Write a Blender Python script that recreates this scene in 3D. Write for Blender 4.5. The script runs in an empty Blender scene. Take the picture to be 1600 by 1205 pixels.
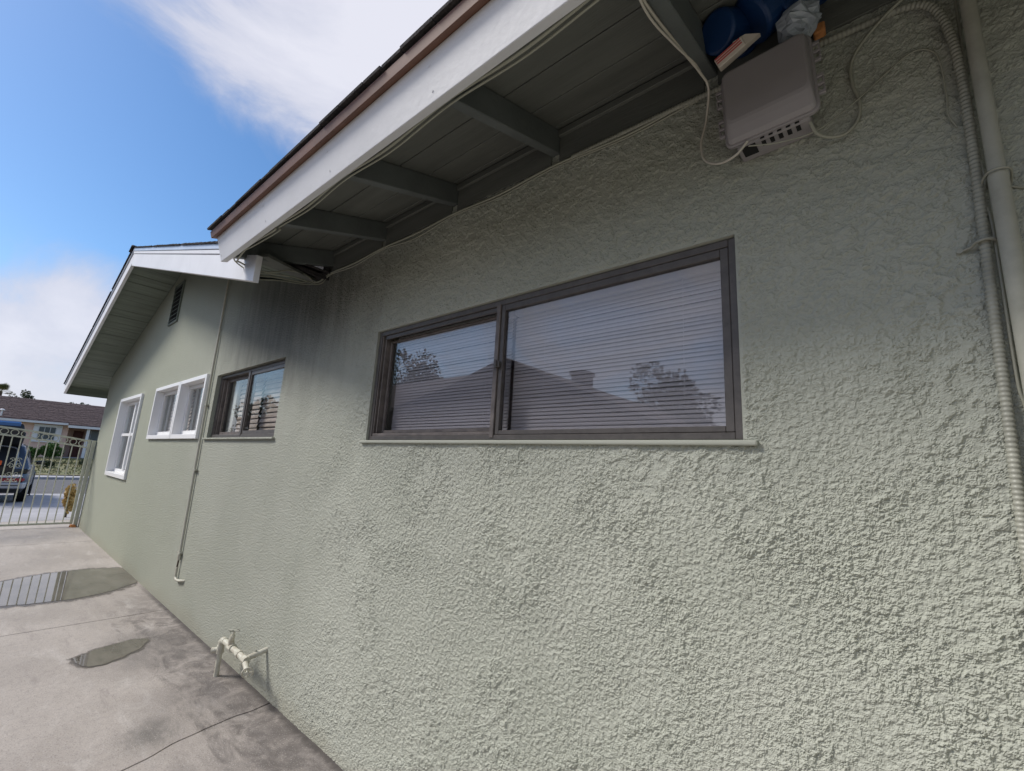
import bpy, math, random
from mathutils import Vector, Matrix, noise as mnoise
random.seed(7)
R_ = math.radians
scene = bpy.context.scene
COL = scene.collection

# ------------------------------------------------------------------ camera
cam_d = bpy.data.cameras.new('camera'); cam = bpy.data.objects.new('camera', cam_d); COL.objects.link(cam)
scene.camera = cam
YAW, PIT, ROL = 0.709306, 0.188734, 0.056117
CAM = Vector((0, -1.436, 1.5))
cy, sy, cp, sp = math.cos(YAW), math.sin(YAW), math.cos(PIT), math.sin(PIT)
fwd = Vector((-sy*cp, cy*cp, sp)); rt = Vector((cy, sy, 0)); up = rt.cross(fwd)
r2 = rt*math.cos(ROL)+up*math.sin(ROL); u2 = up*math.cos(ROL)-rt*math.sin(ROL)
M = Matrix((r2, u2, -fwd)).transposed().to_4x4(); M.translation = CAM
cam.matrix_world = M
cam_d.sensor_width = 36; cam_d.lens = 36*691.08/1600
cam_d.clip_start = 0.02; cam_d.clip_end = 3000

# ------------------------------------------------------------------ sun, sky, exposure
SUN_DIR = Vector((-0.52, -0.50, 0.70)).normalized()      # towards the sun, veiled by cloud
sun_d = bpy.data.lights.new('sun', 'SUN'); sun = bpy.data.objects.new('sun', sun_d); COL.objects.link(sun)
sun.rotation_euler = (-SUN_DIR).to_track_quat('-Z', 'Y').to_euler()
sun_d.energy = 1.5; sun_d.angle = R_(16); sun_d.color = (1.0, 0.95, 0.88)

w = bpy.data.worlds.new('World'); scene.world = w; w.use_nodes = True
nt = w.node_tree; N = nt.nodes; L = nt.links; N.clear()
out = N.new('ShaderNodeOutputWorld'); mixs = N.new('ShaderNodeMixShader')
bgs = N.new('ShaderNodeBackground'); bgc = N.new('ShaderNodeBackground')
sky = N.new('ShaderNodeTexSky'); sky.sky_type = 'NISHITA'; sky.sun_disc = False
sky.sun_elevation = math.asin(SUN_DIR.z); sky.sun_rotation = math.atan2(SUN_DIR.x, SUN_DIR.y)
sky.air_density = 1.0; sky.dust_density = 0.6; sky.ozone_density = 2.0
hs = N.new('ShaderNodeHueSaturation'); hs.inputs['Saturation'].default_value = 1.25; L.new(sky.outputs[0], hs.inputs['Color']); L.new(hs.outputs[0], bgs.inputs[0]); bgs.inputs[1].default_value = 0.067
tc = N.new('ShaderNodeTexCoord')
def wmath(op, a, b=None, c=None):
    n = N.new('ShaderNodeMath'); n.operation = op
    for i, v in enumerate((a, b, c)):
        if v is None: continue
        if isinstance(v, (int, float)): n.inputs[i].default_value = v
        else: L.new(v, n.inputs[i])
    return n.outputs[0]
nz = N.new('ShaderNodeTexNoise'); nz.inputs['Scale'].default_value = 2.3; nz.inputs['Detail'].default_value = 9
nz.inputs['Roughness'].default_value = 0.60; nz.inputs['Distortion'].default_value = 0.6
mp = N.new('ShaderNodeMapping'); mp.inputs['Scale'].default_value = (1, 1, 1.7); mp.inputs['Location'].default_value = (4.1, 1.3, 0.4)
L.new(tc.outputs['Generated'], mp.inputs[0]); L.new(mp.outputs[0], nz.inputs['Vector'])
def blob(d, k, amp):
    vm = N.new('ShaderNodeVectorMath'); vm.operation = 'DOT_PRODUCT'; L.new(tc.outputs['Generated'], vm.inputs[0])
    vm.inputs[1].default_value = Vector(d).normalized()
    e = wmath('MULTIPLY', wmath('SUBTRACT', vm.outputs['Value'], 1.0), k)
    return wmath('MULTIPLY', wmath('EXPONENT', e), amp)
tot = nz.outputs['Fac']
for d, k, a in [((-.66, .27, .72), 26, .30), ((-.72, .17, .66), 90, .08), ((-.50, .42, .78), 30, .22), ((-.985, .02, .17), 70, .30),
                ((-.93, .30, .20), 60, .16), ((-.90, -.01, .44), 45, -.22), ((-.87, .20, .42), 50, -.22), ((-.96, .10, .29), 120, -.12),
                ((-.45, .72, .50), 14, .10), ((.1, -.85, .5), 2.2, .26), ((.2, .5, .8), 6, .1)]:
    tot = wmath('ADD', tot, blob(d, k, a))
sepw = N.new('ShaderNodeSeparateXYZ'); L.new(tc.outputs['Generated'], sepw.inputs[0])
hz = wmath('MULTIPLY', wmath('EXPONENT', wmath('MULTIPLY', wmath('ABSOLUTE', sepw.outputs[2]), -9.0)), 0.34)
tot = wmath('ADD', tot, hz)
mr = N.new('ShaderNodeMapRange'); mr.interpolation_type = 'SMOOTHSTEP'
mr.inputs[1].default_value = 0.49; mr.inputs[2].default_value = 0.80; mr.inputs[4].default_value = 0.93
L.new(tot, mr.inputs[0])
nz2 = N.new('ShaderNodeTexNoise'); nz2.inputs['Scale'].default_value = 5; nz2.inputs['Detail'].default_value = 5
L.new(mp.outputs[0], nz2.inputs['Vector'])
cr = N.new('ShaderNodeMix'); cr.data_type = 'RGBA'
cr.inputs[6].default_value = (0.50, 0.53, 0.66, 1); cr.inputs[7].default_value = (0.80, 0.80, 0.88, 1)
cm = N.new('ShaderNodeMapRange'); cm.inputs[1].default_value = 0.55; cm.inputs[2].default_value = 0.95; L.new(tot, cm.inputs[0])
L.new(cm.outputs[0], cr.inputs[0]); L.new(cr.outputs[2], bgc.inputs[0]); bgc.inputs[1].default_value = 0.445
L.new(mr.outputs[0], mixs.inputs[0]); L.new(bgs.outputs[0], mixs.inputs[1]); L.new(bgc.outputs[0], mixs.inputs[2])
L.new(mixs.outputs[0], out.inputs[0])

vs = scene.view_settings; vs.view_transform = 'Standard'; vs.look = 'None'; vs.exposure = 1.25; vs.gamma = 1.0; vs.use_curve_mapping = False
scene.render.engine = 'CYCLES'
scene.cycles.max_bounces = 6; scene.cycles.diffuse_bounces = 3; scene.cycles.glossy_bounces = 3; scene.cycles.transparent_max_bounces = 8; scene.cycles.caustics_reflective = False; scene.cycles.caustics_refractive = False

# ------------------------------------------------------------------ helpers
class MB:
    def __init__(s): s.v = []; s.f = []
    def quad(s, a, b, c, d):
        i = len(s.v); s.v += [tuple(a), tuple(b), tuple(c), tuple(d)]; s.f.append((i, i+1, i+2, i+3)); return s
    def tri(s, a, b, c):
        i = len(s.v); s.v += [tuple(a), tuple(b), tuple(c)]; s.f.append((i, i+1, i+2)); return s
    def hexa(s, p):      # 8 points: bottom 4 (ccw from above), top 4
        i = len(s.v); s.v += [tuple(q) for q in p]
        for f in ((3, 2, 1, 0), (4, 5, 6, 7), (0, 1, 5, 4), (1, 2, 6, 5), (2, 3, 7, 6), (3, 0, 4, 7)): s.f.append(tuple(i+k for k in f))
        return s
    def box(s, x0, x1, y0, y1, z0, z1):
        return s.hexa([(x0, y0, z0), (x1, y0, z0), (x1, y1, z0), (x0, y1, z0), (x0, y0, z1), (x1, y0, z1), (x1, y1, z1), (x0, y1, z1)])
    def prism(s, poly, d):   # poly: list of 3D points (planar), extruded by vector d
        i = len(s.v); n = len(poly); d = Vector(d)
        s.v += [tuple(p) for p in poly]+[tuple(Vector(p)+d) for p in poly]
        s.f.append(tuple(range(i+n-1, i-1, -1))); s.f.append(tuple(range(i+n, i+2*n)))
        for k in range(n): s.f.append((i+k, i+(k+1) % n, i+n+(k+1) % n, i+n+k))
        return s
    def tube(s, pts, r, n=8, cap=True, rf=None):
        P = [Vector(p) for p in pts]; i0 = len(s.v); up_ = Vector((0, 0, 1)); prev = None
        for k, p in enumerate(P):
            t = (P[min(k+1, len(P)-1)]-P[max(k-1, 0)]).normalized()
            if prev is None:
                a = t.cross(up_)
                if a.length < 1e-3: a = t.cross(Vector((1, 0, 0)))
            else:
                a = prev-t*prev.dot(t)
            a.normalize(); b = t.cross(a); prev = a
            rr = rf(k) if rf else (r[k] if isinstance(r, (list, tuple)) else r)
            for j in range(n):
                q = 2*math.pi*j/n; s.v.append(tuple(p+a*math.cos(q)*rr+b*math.sin(q)*rr))
        for k in range(len(P)-1):
            for j in range(n):
                j2 = (j+1) % n; s.f.append((i0+k*n+j, i0+k*n+j2, i0+(k+1)*n+j2, i0+(k+1)*n+j))
        if cap:
            e = i0+(len(P)-1)*n; k0 = len(s.v); s.v += s.v[i0:i0+n]+s.v[e:e+n]
            s.f.append(tuple(k0+j for j in range(n-1, -1, -1))); s.f.append(tuple(k0+n+j for j in range(n)))
        return s
    def build(s, name, mat, parent=None, smooth=False, bevel=0, seg=1, loc=None):
        me = bpy.data.meshes.new(name); me.from_pydata(s.v, [], s.f); me.update()
        if mat: me.materials.append(mat)
        if smooth: me.shade_smooth()
        o = bpy.data.objects.new(name, me); COL.objects.link(o)
        if parent: o.parent = parent
        if loc: o.location = loc
        if bevel:
            m = o.modifiers.new('bevel', 'BEVEL'); m.width = bevel; m.segments = seg; m.limit_method = 'ANGLE'; m.angle_limit = R_(40)
        return o
def inst(name, me, parent=None, loc=(0, 0, 0), rot=(0, 0, 0), scale=(1, 1, 1)):
    o = bpy.data.objects.new(name, me); COL.objects.link(o); o.parent = parent
    o.location = loc; o.rotation_euler = rot; o.scale = scale; return o
def tag(o, label, cat, group=None):
    o['label'] = label; o['category'] = cat
    if group: o['group'] = group
    return o
def empty(name, loc=(0, 0, 0), rz=0):
    o = bpy.data.objects.new(name, None); COL.objects.link(o); o.location = loc; o.rotation_euler = (0, 0, rz); o.empty_display_size = .1; return o
def struct(o): o['kind'] = 'structure'; return o
def crom(pts, n=8):
    P = [Vector(p) for p in pts]; P = [P[0]*2-P[1]]+P+[P[-1]*2-P[-2]]; o = []
    for i in range(1, len(P)-2):
        for k in range(n):
            t = k/n; a, b, c, d = P[i-1], P[i], P[i+1], P[i+2]
            o.append(.5*((2*b)+(c-a)*t+(2*a-5*b+4*c-d)*t*t+(3*b-a-3*c+d)*t**3))
    o.append(P[-2]); return o

# ------------------------------------------------------------------ materials
def mat(name, col, rough=.7, metal=0, spec=.5, nscale=0, namp=0.0, bump=0, bscale=60, aniso=None, col2=None, tr=0):
    m = bpy.data.materials.new(name); m.use_nodes = True; n = m.node_tree.nodes; l = m.node_tree.links
    b = n['Principled BSDF']; b.inputs['Base Color'].default_value = (*col, 1); b.inputs['Roughness'].default_value = rough
    b.inputs['Metallic'].default_value = metal; b.inputs['Specular IOR Level'].default_value = spec
    if nscale or bump:
        t = n.new('ShaderNodeTexCoord'); src = t.outputs['Object']
        if aniso:
            mpp = n.new('ShaderNodeMapping'); mpp.inputs['Scale'].default_value = aniso; l.new(src, mpp.inputs[0]); src = mpp.outputs[0]
    if nscale:
        x = n.new('ShaderNodeTexNoise'); x.inputs['Scale'].default_value = nscale; x.inputs['Detail'].default_value = 6; x.inputs['Roughness'].default_value = .62
        l.new(src, x.inputs['Vector'])
        mx = n.new('ShaderNodeMix'); mx.data_type = 'RGBA'
        c2 = col2 or tuple(c*(1-namp) for c in col)
        mx.inputs[6].default_value = (*c2, 1); mx.inputs[7].default_value = (*[min(1, c*(1+namp*.5)) for c in col], 1)
        rr = n.new('ShaderNodeMapRange'); rr.inputs[1].default_value = .32; rr.inputs[2].default_value = .68
        l.new(x.outputs['Fac'], rr.inputs[0]); l.new(rr.outputs[0], mx.inputs[0]); l.new(mx.outputs[2], b.inputs['Base Color'])
    if bump:
        x2 = n.new('ShaderNodeTexNoise'); x2.inputs['Scale'].default_value = bscale; x2.inputs['Detail'].default_value = 4; l.new(src, x2.inputs['Vector'])
        bb = n.new('ShaderNodeBump'); bb.inputs['Distance'].default_value = bump; l.new(x2.outputs['Fac'], bb.inputs['Height']); l.new(bb.outputs[0], b.inputs['Normal'])
    return m

class G:   # tiny node-graph helper
    def __init__(s, m): s.n = m.node_tree.nodes; s.l = m.node_tree.links
    def put(s, sock, v):
        if isinstance(v, (int, float)): sock.default_value = v
        elif isinstance(v, tuple): sock.default_value = v
        else: s.l.new(v, sock)
    def math(s, op, a, b=None, c=None, clamp=False):
        n = s.n.new('ShaderNodeMath'); n.operation = op; n.use_clamp = clamp
        for i, v in enumerate((a, b, c)):
            if v is not None: s.put(n.inputs[i], v)
        return n.outputs[0]
    def noise(s, vec, scale, detail=3, rough=.5, dist=0, col=False):
        n = s.n.new('ShaderNodeTexNoise'); s.put(n.inputs['Vector'], vec); n.inputs['Scale'].default_value = scale
        n.inputs['Detail'].default_value = detail; n.inputs['Roughness'].default_value = rough; n.inputs['Distortion'].default_value = dist
        return n.outputs['Color' if col else 'Fac']
    def step(s, v, a, b, lo=0., hi=1.):
        n = s.n.new('ShaderNodeMapRange'); n.interpolation_type = 'SMOOTHSTEP'; s.put(n.inputs[0], v)
        s.put(n.inputs[1], a); s.put(n.inputs[2], b); s.put(n.inputs[3], lo); s.put(n.inputs[4], hi); return n.outputs[0]
    def mix(s, f, a, b):
        n = s.n.new('ShaderNodeMix'); n.data_type = 'RGBA'; s.put(n.inputs[0], f); s.put(n.inputs[6], a); s.put(n.inputs[7], b); return n.outputs[2]
    def vmap(s, vec, scale=(1, 1, 1), loc=(0, 0, 0), rot=(0, 0, 0)):
        n = s.n.new('ShaderNodeMapping'); s.put(n.inputs[0], vec); n.inputs['Scale'].default_value = scale; n.inputs['Location'].default_value = loc
        n.inputs['Rotation'].default_value = rot; return n.outputs[0]
    def vadd(s, a, b):
        n = s.n.new('ShaderNodeVectorMath'); n.operation = 'ADD'; s.put(n.inputs[0], a); s.put(n.inputs[1], b); return n.outputs[0]
    def vscale(s, a, k):
        n = s.n.new('ShaderNodeVectorMath'); n.operation = 'SCALE'; s.put(n.inputs[0], a); n.inputs['Scale'].default_value = k; return n.outputs[0]
    def dist(s, a, p):
        n = s.n.new('ShaderNodeVectorMath'); n.operation = 'DISTANCE'; s.put(n.inputs[0], a); n.inputs[1].default_value = p; return n.outputs['Value']

def stucco_mat(name, relief):
    m = bpy.data.materials.new(name); m.use_nodes = True; g = G(m); b = g.n['Principled BSDF']
    t = g.n.new('ShaderNodeTexCoord').outputs['Object']
    sx = g.n.new('ShaderNodeSeparateXYZ'); g.l.new(t, sx.inputs[0]); X, Z = sx.outputs[0], sx.outputs[2]
    fine = g.noise(t, 70, 3, .65)
    if True:
        bp = g.n.new('ShaderNodeBump'); bp.inputs['Distance'].default_value = 1.0
        g.l.new(g.math('MULTIPLY', g.step(fine, .42, .60), g.step(X, -2.0, -3.5, 0., .0036)), bp.inputs['Height']); g.l.new(bp.outputs[0], b.inputs['Normal'])
    tone = g.noise(t, 1.1, 4, .6); st = g.noise(g.vmap(t, (7, 1, .6)), 2.4, 4, .7)
    c = g.mix(g.step(tone, .35, .65), (.398, .411, .350, 1), (.438, .449, .387, 1))
    c = g.mix(g.step(X, -3.6, -8.0), c, (.426, .447, .358, 1))
    c = g.mix(g.math('MULTIPLY', g.step(st, .52, .75), .16), c, (.30, .295, .25, 1))
    # weather streaks and soot below the place where the two roofs meet
    dd = g.dist(g.vmap(t, (.50, 0, 1)), (-3.65*.50, 0, 2.75))
    st2 = g.noise(g.vmap(t, (2.2, 1, .9)), 2.2, 5, .65)
    sm = g.math('MULTIPLY', g.step(g.math('ADD', dd, g.math('MULTIPLY', st2, .5)), 1.30, .40), g.step(st, .05, .70, .45, 1.))
    c = g.mix(g.math('MULTIPLY', sm, .86), c, (.085, .085, .078, 1))
    # splash dirt near the slab
    base = g.math('MULTIPLY', g.step(g.math('ADD', Z, g.math('MULTIPLY', tone, .3)), .30, .15), .35)
    c = g.mix(base, c, (.38, .35, .27, 1))
    g.l.new(c, b.inputs['Base Color']); b.inputs['Roughness'].default_value = .82; b.inputs['Specular IOR Level'].default_value = .25
    return m

def concrete_mat():
    m = bpy.data.materials.new('stained_concrete'); m.use_nodes = True; g = G(m); b = g.n['Principled BSDF']
    ge = g.n.new('ShaderNodeNewGeometry').outputs['Position']
    sx = g.n.new('ShaderNodeSeparateXYZ'); g.l.new(ge, sx.inputs[0]); X, Y = sx.outputs[0], sx.outputs[1]
    n1 = g.noise(ge, .9, 6, .6, .3); n2 = g.noise(g.vmap(ge, (.8, 2.6, 1), (0, 0, 0), (0, 0, R_(24))), 2.6, 6, .68, .5); n3 = g.noise(ge, 26, 5, .7)
    c = g.mix(g.step(n1, .32, .66), (.375, .335, .300, 1), (.465, .420, .382, 1))
    c = g.mix(g.math('MULTIPLY', g.step(n2, .50, .74), .65), c, (.56, .52, .485, 1))
    c = g.mix(g.math('MULTIPLY', g.step(n2, .46, .28), .55), c, (.27, .238, .222, 1))
    # grime along the foot of the wall, worst round the standpipe
    n4 = g.noise(g.vmap(ge, (1.6, 5., 1), (0, 0, 0), (0, 0, R_(-18))), 2.2, 6, .7, .6)
    grime = g.math('MULTIPLY', g.step(g.math('ADD', g.math('MULTIPLY', Y, -1.), g.math('MULTIPLY', n4, -1.05)), -.06, -.36), g.step(X, -6.9, -4.8))
    c = g.mix(g.math('MULTIPLY', grime, g.step(g.noise(ge, 6.5, 6, .72, .8), .34, .62, .18, .85)), c, (.095, .083, .075, 1))
    wob = g.vadd(ge, g.vscale(g.noise(ge, 5, 4, .6, 0, True), .30))
    for (p, r0, r1, k, cc) in [((-3.02, -.42, .15), .27, .03, .75, (.10, .095, .085, 1)), ((-4.15, -.16, .15), .55, .05, .55, (.13, .118, .11, 1)),
                               ((-2.35, -.15, .15), .75, .10, .55, (.14, .125, .118, 1)), ((-4.55, -.20, .15), .40, .05, .5, (.12, .11, .10, 1)),
                               ((-3.3, .0, .15), .60, .05, .5, (.13, .118, .112, 1))]:
        f = g.math('MULTIPLY', g.step(g.dist(wob, p), r0, r1), g.step(n2, .28, .56))
        c = g.mix(g.math('MULTIPLY', f, k), c, cc)
    c = g.mix(g.step(n3, .40, .75, 0., .30), c, (.20, .18, .175, 1))
    spk = g.noise(ge, 140, 2, .6); c = g.mix(g.step(spk, .56, .68, 0., .6), c, (.15, .135, .13, 1)); c = g.mix(g.step(spk, .41, .30, 0., .5), c, (.60, .57, .55, 1))
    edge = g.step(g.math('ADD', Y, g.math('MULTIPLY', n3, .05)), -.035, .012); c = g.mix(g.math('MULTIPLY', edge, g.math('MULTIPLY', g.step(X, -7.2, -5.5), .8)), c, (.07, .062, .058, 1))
    g.l.new(c, b.inputs['Base Color']); g.l.new(g.step(n1, .3, .7, .62, .8), b.inputs['Roughness']); b.inputs['Specular IOR Level'].default_value = .35
    h = g.math('ADD', g.math('MULTIPLY', g.noise(ge, 9, 5, .6), .004), g.math('MULTIPLY', n3, .0014))
    bp = g.n.new('ShaderNodeBump'); bp.inputs['Distance'].default_value = 1; g.l.new(h, bp.inputs['Height']); g.l.new(bp.outputs[0], b.inputs['Normal'])
    return m

def glass_mat(name, boost=1.0, base=.05, tint=(.93, .95, .95)):
    m = bpy.data.materials.new(name); m.use_nodes = True; g = G(m); n = g.n
    n.remove(n['Principled BSDF']); o = n['Material Output']
    tr = n.new('ShaderNodeBsdfTransparent'); tr.inputs[0].default_value = (*tint, 1)
    gl = n.new('ShaderNodeBsdfGlossy'); gl.inputs['Roughness'].default_value = .004; gl.inputs[0].default_value = (1, 1, 1, 1)
    ge = n.new('ShaderNodeNewGeometry'); dt = n.new('ShaderNodeVectorMath'); dt.operation = 'DOT_PRODUCT'
    g.l.new(ge.outputs['Normal'], dt.inputs[0]); g.l.new(ge.outputs['Incoming'], dt.inputs[1])
    sch = g.math('POWER', g.math('SUBTRACT', 1., g.math('ABSOLUTE', dt.outputs['Value'])), 5.)
    t = n.new('ShaderNodeTexCoord').outputs['Object']
    bp = n.new('ShaderNodeBump'); bp.inputs['Distance'].default_value = .00022; g.l.new(g.noise(t, 3.5, 1), bp.inputs['Height']); g.l.new(bp.outputs[0], gl.inputs['Normal'])
    f = g.math('ADD', g.math('MULTIPLY', sch, boost), base, clamp=True)
    mx = n.new('ShaderNodeMixShader'); g.l.new(f, mx.inputs[0]); g.l.new(tr.outputs[0], mx.inputs[1]); g.l.new(gl.outputs[0], mx.inputs[2])
    g.l.new(mx.outputs[0], o.inputs[0]); return m

def water_mat():
    m = bpy.data.materials.new('puddle_water'); m.use_nodes = True; g = G(m); b = g.n['Principled BSDF']
    ge = g.n.new('ShaderNodeNewGeometry').outputs['Position']
    n2 = g.noise(g.vmap(ge, (1, 2.2, 1)), 3, 5, .65)
    g.l.new(g.mix(g.step(n2, .35, .65), (.105, .093, .075, 1), (.165, .147, .122, 1)), b.inputs['Base Color'])
    b.inputs['Roughness'].default_value = .015; b.inputs['IOR'].default_value = 1.5; b.inputs['Specular IOR Level'].default_value = .9
    return m

def shingle_mat(name, c0, c1):
    m = bpy.data.materials.new(name); m.use_nodes = True; g = G(m); b = g.n['Principled BSDF']
    t = g.n.new('ShaderNodeTexCoord').outputs['Object']
    a = g.noise(t, 7, 5, .7); c = g.noise(t, 120, 2, .6)
    col = g.mix(g.step(a, .35, .65), (*c0, 1), (*c1, 1)); col = g.mix(g.step(c, .4, .7, 0., .5), col, tuple(x*.5 for x in c0)+(1,))
    g.l.new(col, b.inputs['Base Color']); b.inputs['Roughness'].default_value = .92; b.inputs['Specular IOR Level'].default_value = .2
    bp = g.n.new('ShaderNodeBump'); bp.inputs['Distance'].default_value = .004; g.l.new(c, bp.inputs['Height']); g.l.new(bp.outputs[0], b.inputs['Normal'])
    return m

def leaf_mat(name, c0, c1):
    m = bpy.data.materials.new(name); m.use_nodes = True; g = G(m); b = g.n['Principled BSDF']
    t = g.n.new('ShaderNodeTexCoord').outputs['Object']
    g.l.new(g.mix(g.step(g.noise(t, 3.0, 4, .7), .35, .65), (*c0, 1), (*c1, 1)), b.inputs['Base Color']); b.inputs['Roughness'].default_value = .6
    return m

STUCCO = stucco_mat('green_stucco', False); STUCCO_R = stucco_mat('rough_green_stucco', True); CONC = concrete_mat(); WATER = water_mat()
WHITE = mat('white_fascia_paint', (.75, .75, .77), .55, nscale=3, namp=.06, bump=.0010, bscale=40)
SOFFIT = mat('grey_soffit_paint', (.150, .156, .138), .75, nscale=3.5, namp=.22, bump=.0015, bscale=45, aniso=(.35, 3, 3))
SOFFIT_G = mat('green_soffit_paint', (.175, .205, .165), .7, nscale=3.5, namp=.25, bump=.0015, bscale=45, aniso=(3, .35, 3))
RAFTER = mat('slate_rafter_paint', (.135, .148, .143), .65, nscale=4, namp=.2, bump=.0015, bscale=50)
BROWN = mat('brown_drip_edge', (.175, .088, .060), .55, nscale=6, namp=.25)
STEELEDGE = mat('pale_metal_edge', (.55, .60, .68), .35, nscale=4, namp=.15)
SHINGLE = shingle_mat('dark_shingle', (.035, .033, .036), (.075, .068, .068))
SHINGLE_B = shingle_mat('brown_shingle', (.070, .050, .050), (.115, .085, .085))
BRONZE = mat('bronze_window_metal', (.075, .068, .064), .5, metal=.2, nscale=30, namp=.35, bump=.0006, bscale=150, col2=(.125, .112, .104))
BRONZE_L = mat('weathered_window_metal', (.18, .155, .143), .55, metal=.15, nscale=14, namp=.4, bump=.0006, bscale=120)
GLASS = glass_mat('filmed_glass', .8, .075, (.88, .87, .88)); GLASS_F = glass_mat('plain_glass', .55, .05)
BLIND = mat('pale_blind', (.80, .79, .79), .5); BLIND_W = mat('taupe_blind', (.56, .44, .38), .5, nscale=9, namp=.15)
ROOM = mat('dim_room', (.16, .15, .15), .9); CURTAIN = mat('cream_curtain', (.62, .58, .52), .9, bump=.01, bscale=9, aniso=(1, 1, .05))
VINYL = mat('white_vinyl', (.88, .88, .88), .38)
PIPE = mat('painted_pipe', (.42, .415, .345), .75, nscale=12, namp=.18, bump=.001, bscale=70)
PIPE_C = mat('chipped_pipe_paint', (.60, .60, .51), .5, nscale=26, namp=.12, col2=(.43, .39, .31), bump=.0015, bscale=70)
PIPE_L = mat('pale_pipe_paint', (.54, .525, .44), .55, nscale=25, namp=.12)
CONDUIT = mat('painted_conduit', (.36, .36, .30), .45, nscale=20, namp=.2)
CABLE_G = mat('green_painted_cable', (.36, .36, .29), .5); CABLE_W = mat('cream_cable', (.58, .54, .46), .45); CABLE_K = mat('black_plastic', (.015, .015, .016), .4)
BOXGREY = mat('grey_box_plastic', (.335, .312, .316), .5, nscale=5, namp=.05)
DARK = mat('dark_void', (.012, .012, .012), .9)
GATE = mat('sage_gate_paint', (.60, .61, .49), .45, nscale=15, namp=.15)
BLUE = mat('blue_plastic', (.003, .032, .115), .5); BAG = mat('clear_bag_film', (.36, .40, .44), .25, bump=.012, bscale=14)
PAPER = mat('printed_paper', (.62, .56, .48), .6); REDINK = mat('red_print', (.50, .07, .07), .6)
ORANGE = mat('orange_plastic', (.80, .13, .02), .45); BRICK = mat('orange_brick', (.62, .26, .09), .9, nscale=40, namp=.3)
ASPHALT = mat('asphalt', (.115, .112, .115), .9, nscale=2, namp=.15, bump=.003, bscale=200)
SIDEWALK = mat('pale_concrete', (.40, .395, .41), .85, nscale=1.2, namp=.16, bump=.002, bscale=60)
DIRT = mat('dry_soil', (.20, .165, .11), .95, nscale=1.5, namp=.3)
LAWN = mat('dry_lawn', (.19, .165, .085), .95, nscale=.9, namp=.4, col2=(.10, .125, .045), bump=.02, bscale=12)
PINK = mat('pink_render', (.72, .50, .42), .85, nscale=2, namp=.06); DOORRED = mat('dark_red_door', (.16, .055, .045), .6)
GREYSCREEN = mat('grey_security_screen', (.13, .14, .14), .6); FARGLASS = mat('far_window_glass', (.10, .12, .13), .1)
CARBLUE = mat('slate_car_paint', (.075, .115, .175), .25, metal=.35, spec=.6); CARPANEL = mat('blue_car_paint', (.045, .15, .36), .3, metal=.1)
TYRE = mat('tyre_rubber', (.013, .013, .013), .85); RIM = mat('rim_alloy', (.45, .46, .48), .35, metal=.8)
CARGLASS = mat('car_glass', (.012, .014, .016), .06); REDLENS = mat('red_lens', (.34, .02, .03), .2); CHROME = mat('bumper_trim', (.42, .44, .47), .3, metal=.5)
BARK = mat('bark', (.12, .09, .065), .95, nscale=8, namp=.3)
LEAF = leaf_mat('mid_green_leaf', (.045, .10, .018), (.10, .19, .04)); LEAF_D = leaf_mat('dark_green_leaf', (.03, .05, .02), (.07, .09, .035))
LEAF_Y = leaf_mat('dry_yellow_leaf', (.50, .34, .11), (.70, .54, .25)); LEAF_P = leaf_mat('palm_leaf', (.10, .12, .04), (.17, .17, .06)); SKIRT = leaf_mat('dead_palm_frond', (.40, .25, .12), (.52, .34, .17))
NB_WALL = mat('neighbour_brown_wall', (.19, .135, .105), .9, nscale=2, namp=.15)

# ------------------------------------------------------------------ ground
def gz(x):      # driveway falls gently to the street, the far lawn climbs
    if x > -13: return 0.
    if x > -22.6: return -.2*(-13-x)/9.6
    if x > -33.5: return -.2
    if x > -50: return -.10+(-33.5-x)/16.5*.60
    return .5
xs = [300, 60, 10, -13, -18, -22.6, -33.5, -33.51, -50, -120, -900]
g_ = MB()
for a, b in zip(xs[:-1], xs[1:]):
    za, zb = gz(a)-.06, gz(b)-.06
    if b == -33.5: zb = -.26
    if b == -33.51: za = -.26; zb = -.16
    if a == -33.51: za = -.16
    g_.quad((b, -500, zb), (a, -500, za), (a, 500, za), (b, 500, zb))
struct(g_.build('ground', DIRT))

drive = struct(MB().box(-12.98, 7, -4.2, .6, -.055, -.034).build('driveway', CONC))
# saw-cut slabs: each one a piece of its own; the joint at x = -3 has turned into a wandering crack
def wander(y, amp, s): return amp*(mnoise.noise(Vector((y*2.2+s, s, 0)))+.5*mnoise.noise(Vector((y*7+s, 3.1, s))))
joints = [(6.95, 0), (2.2, 0), (-3.0, .055), (-5.44, 0), (-10.0, 0), (-12.97, 0)]
NY = 120
for (xa, aa), (xb, ab) in zip(joints[:-1], joints[1:]):
    mb = MB(); ys = [-4.2+4.75*k/NY for k in range(NY+1)]; top = []; 
    def sl(y): return .16*(y+.35) if aa or ab else 0
    for y in ys:
        x1 = xa+(wander(y, aa, 1.7)-.16*(y+.35) if aa else 0)-.0028; x0 = xb+(wander(y, ab, 1.7)-.16*(y+.35) if ab else 0)+.0028
        top.append((x0, x1, y))
    i = len(mb.v)
    for x0, x1, y in top:
        mb.v += [(x0, y, -.05), (x0, y, -.006), (x0+.003, y, 0), (x1-.003, y, 0), (x1, y, -.006), (x1, y, -.05)]
    for k in range(NY):
        for j in range(5): p = i+k*6+j; mb.f.append((p, p+1, p+7, p+6))
    mb.build('concrete_slab', CONC, drive)
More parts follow.
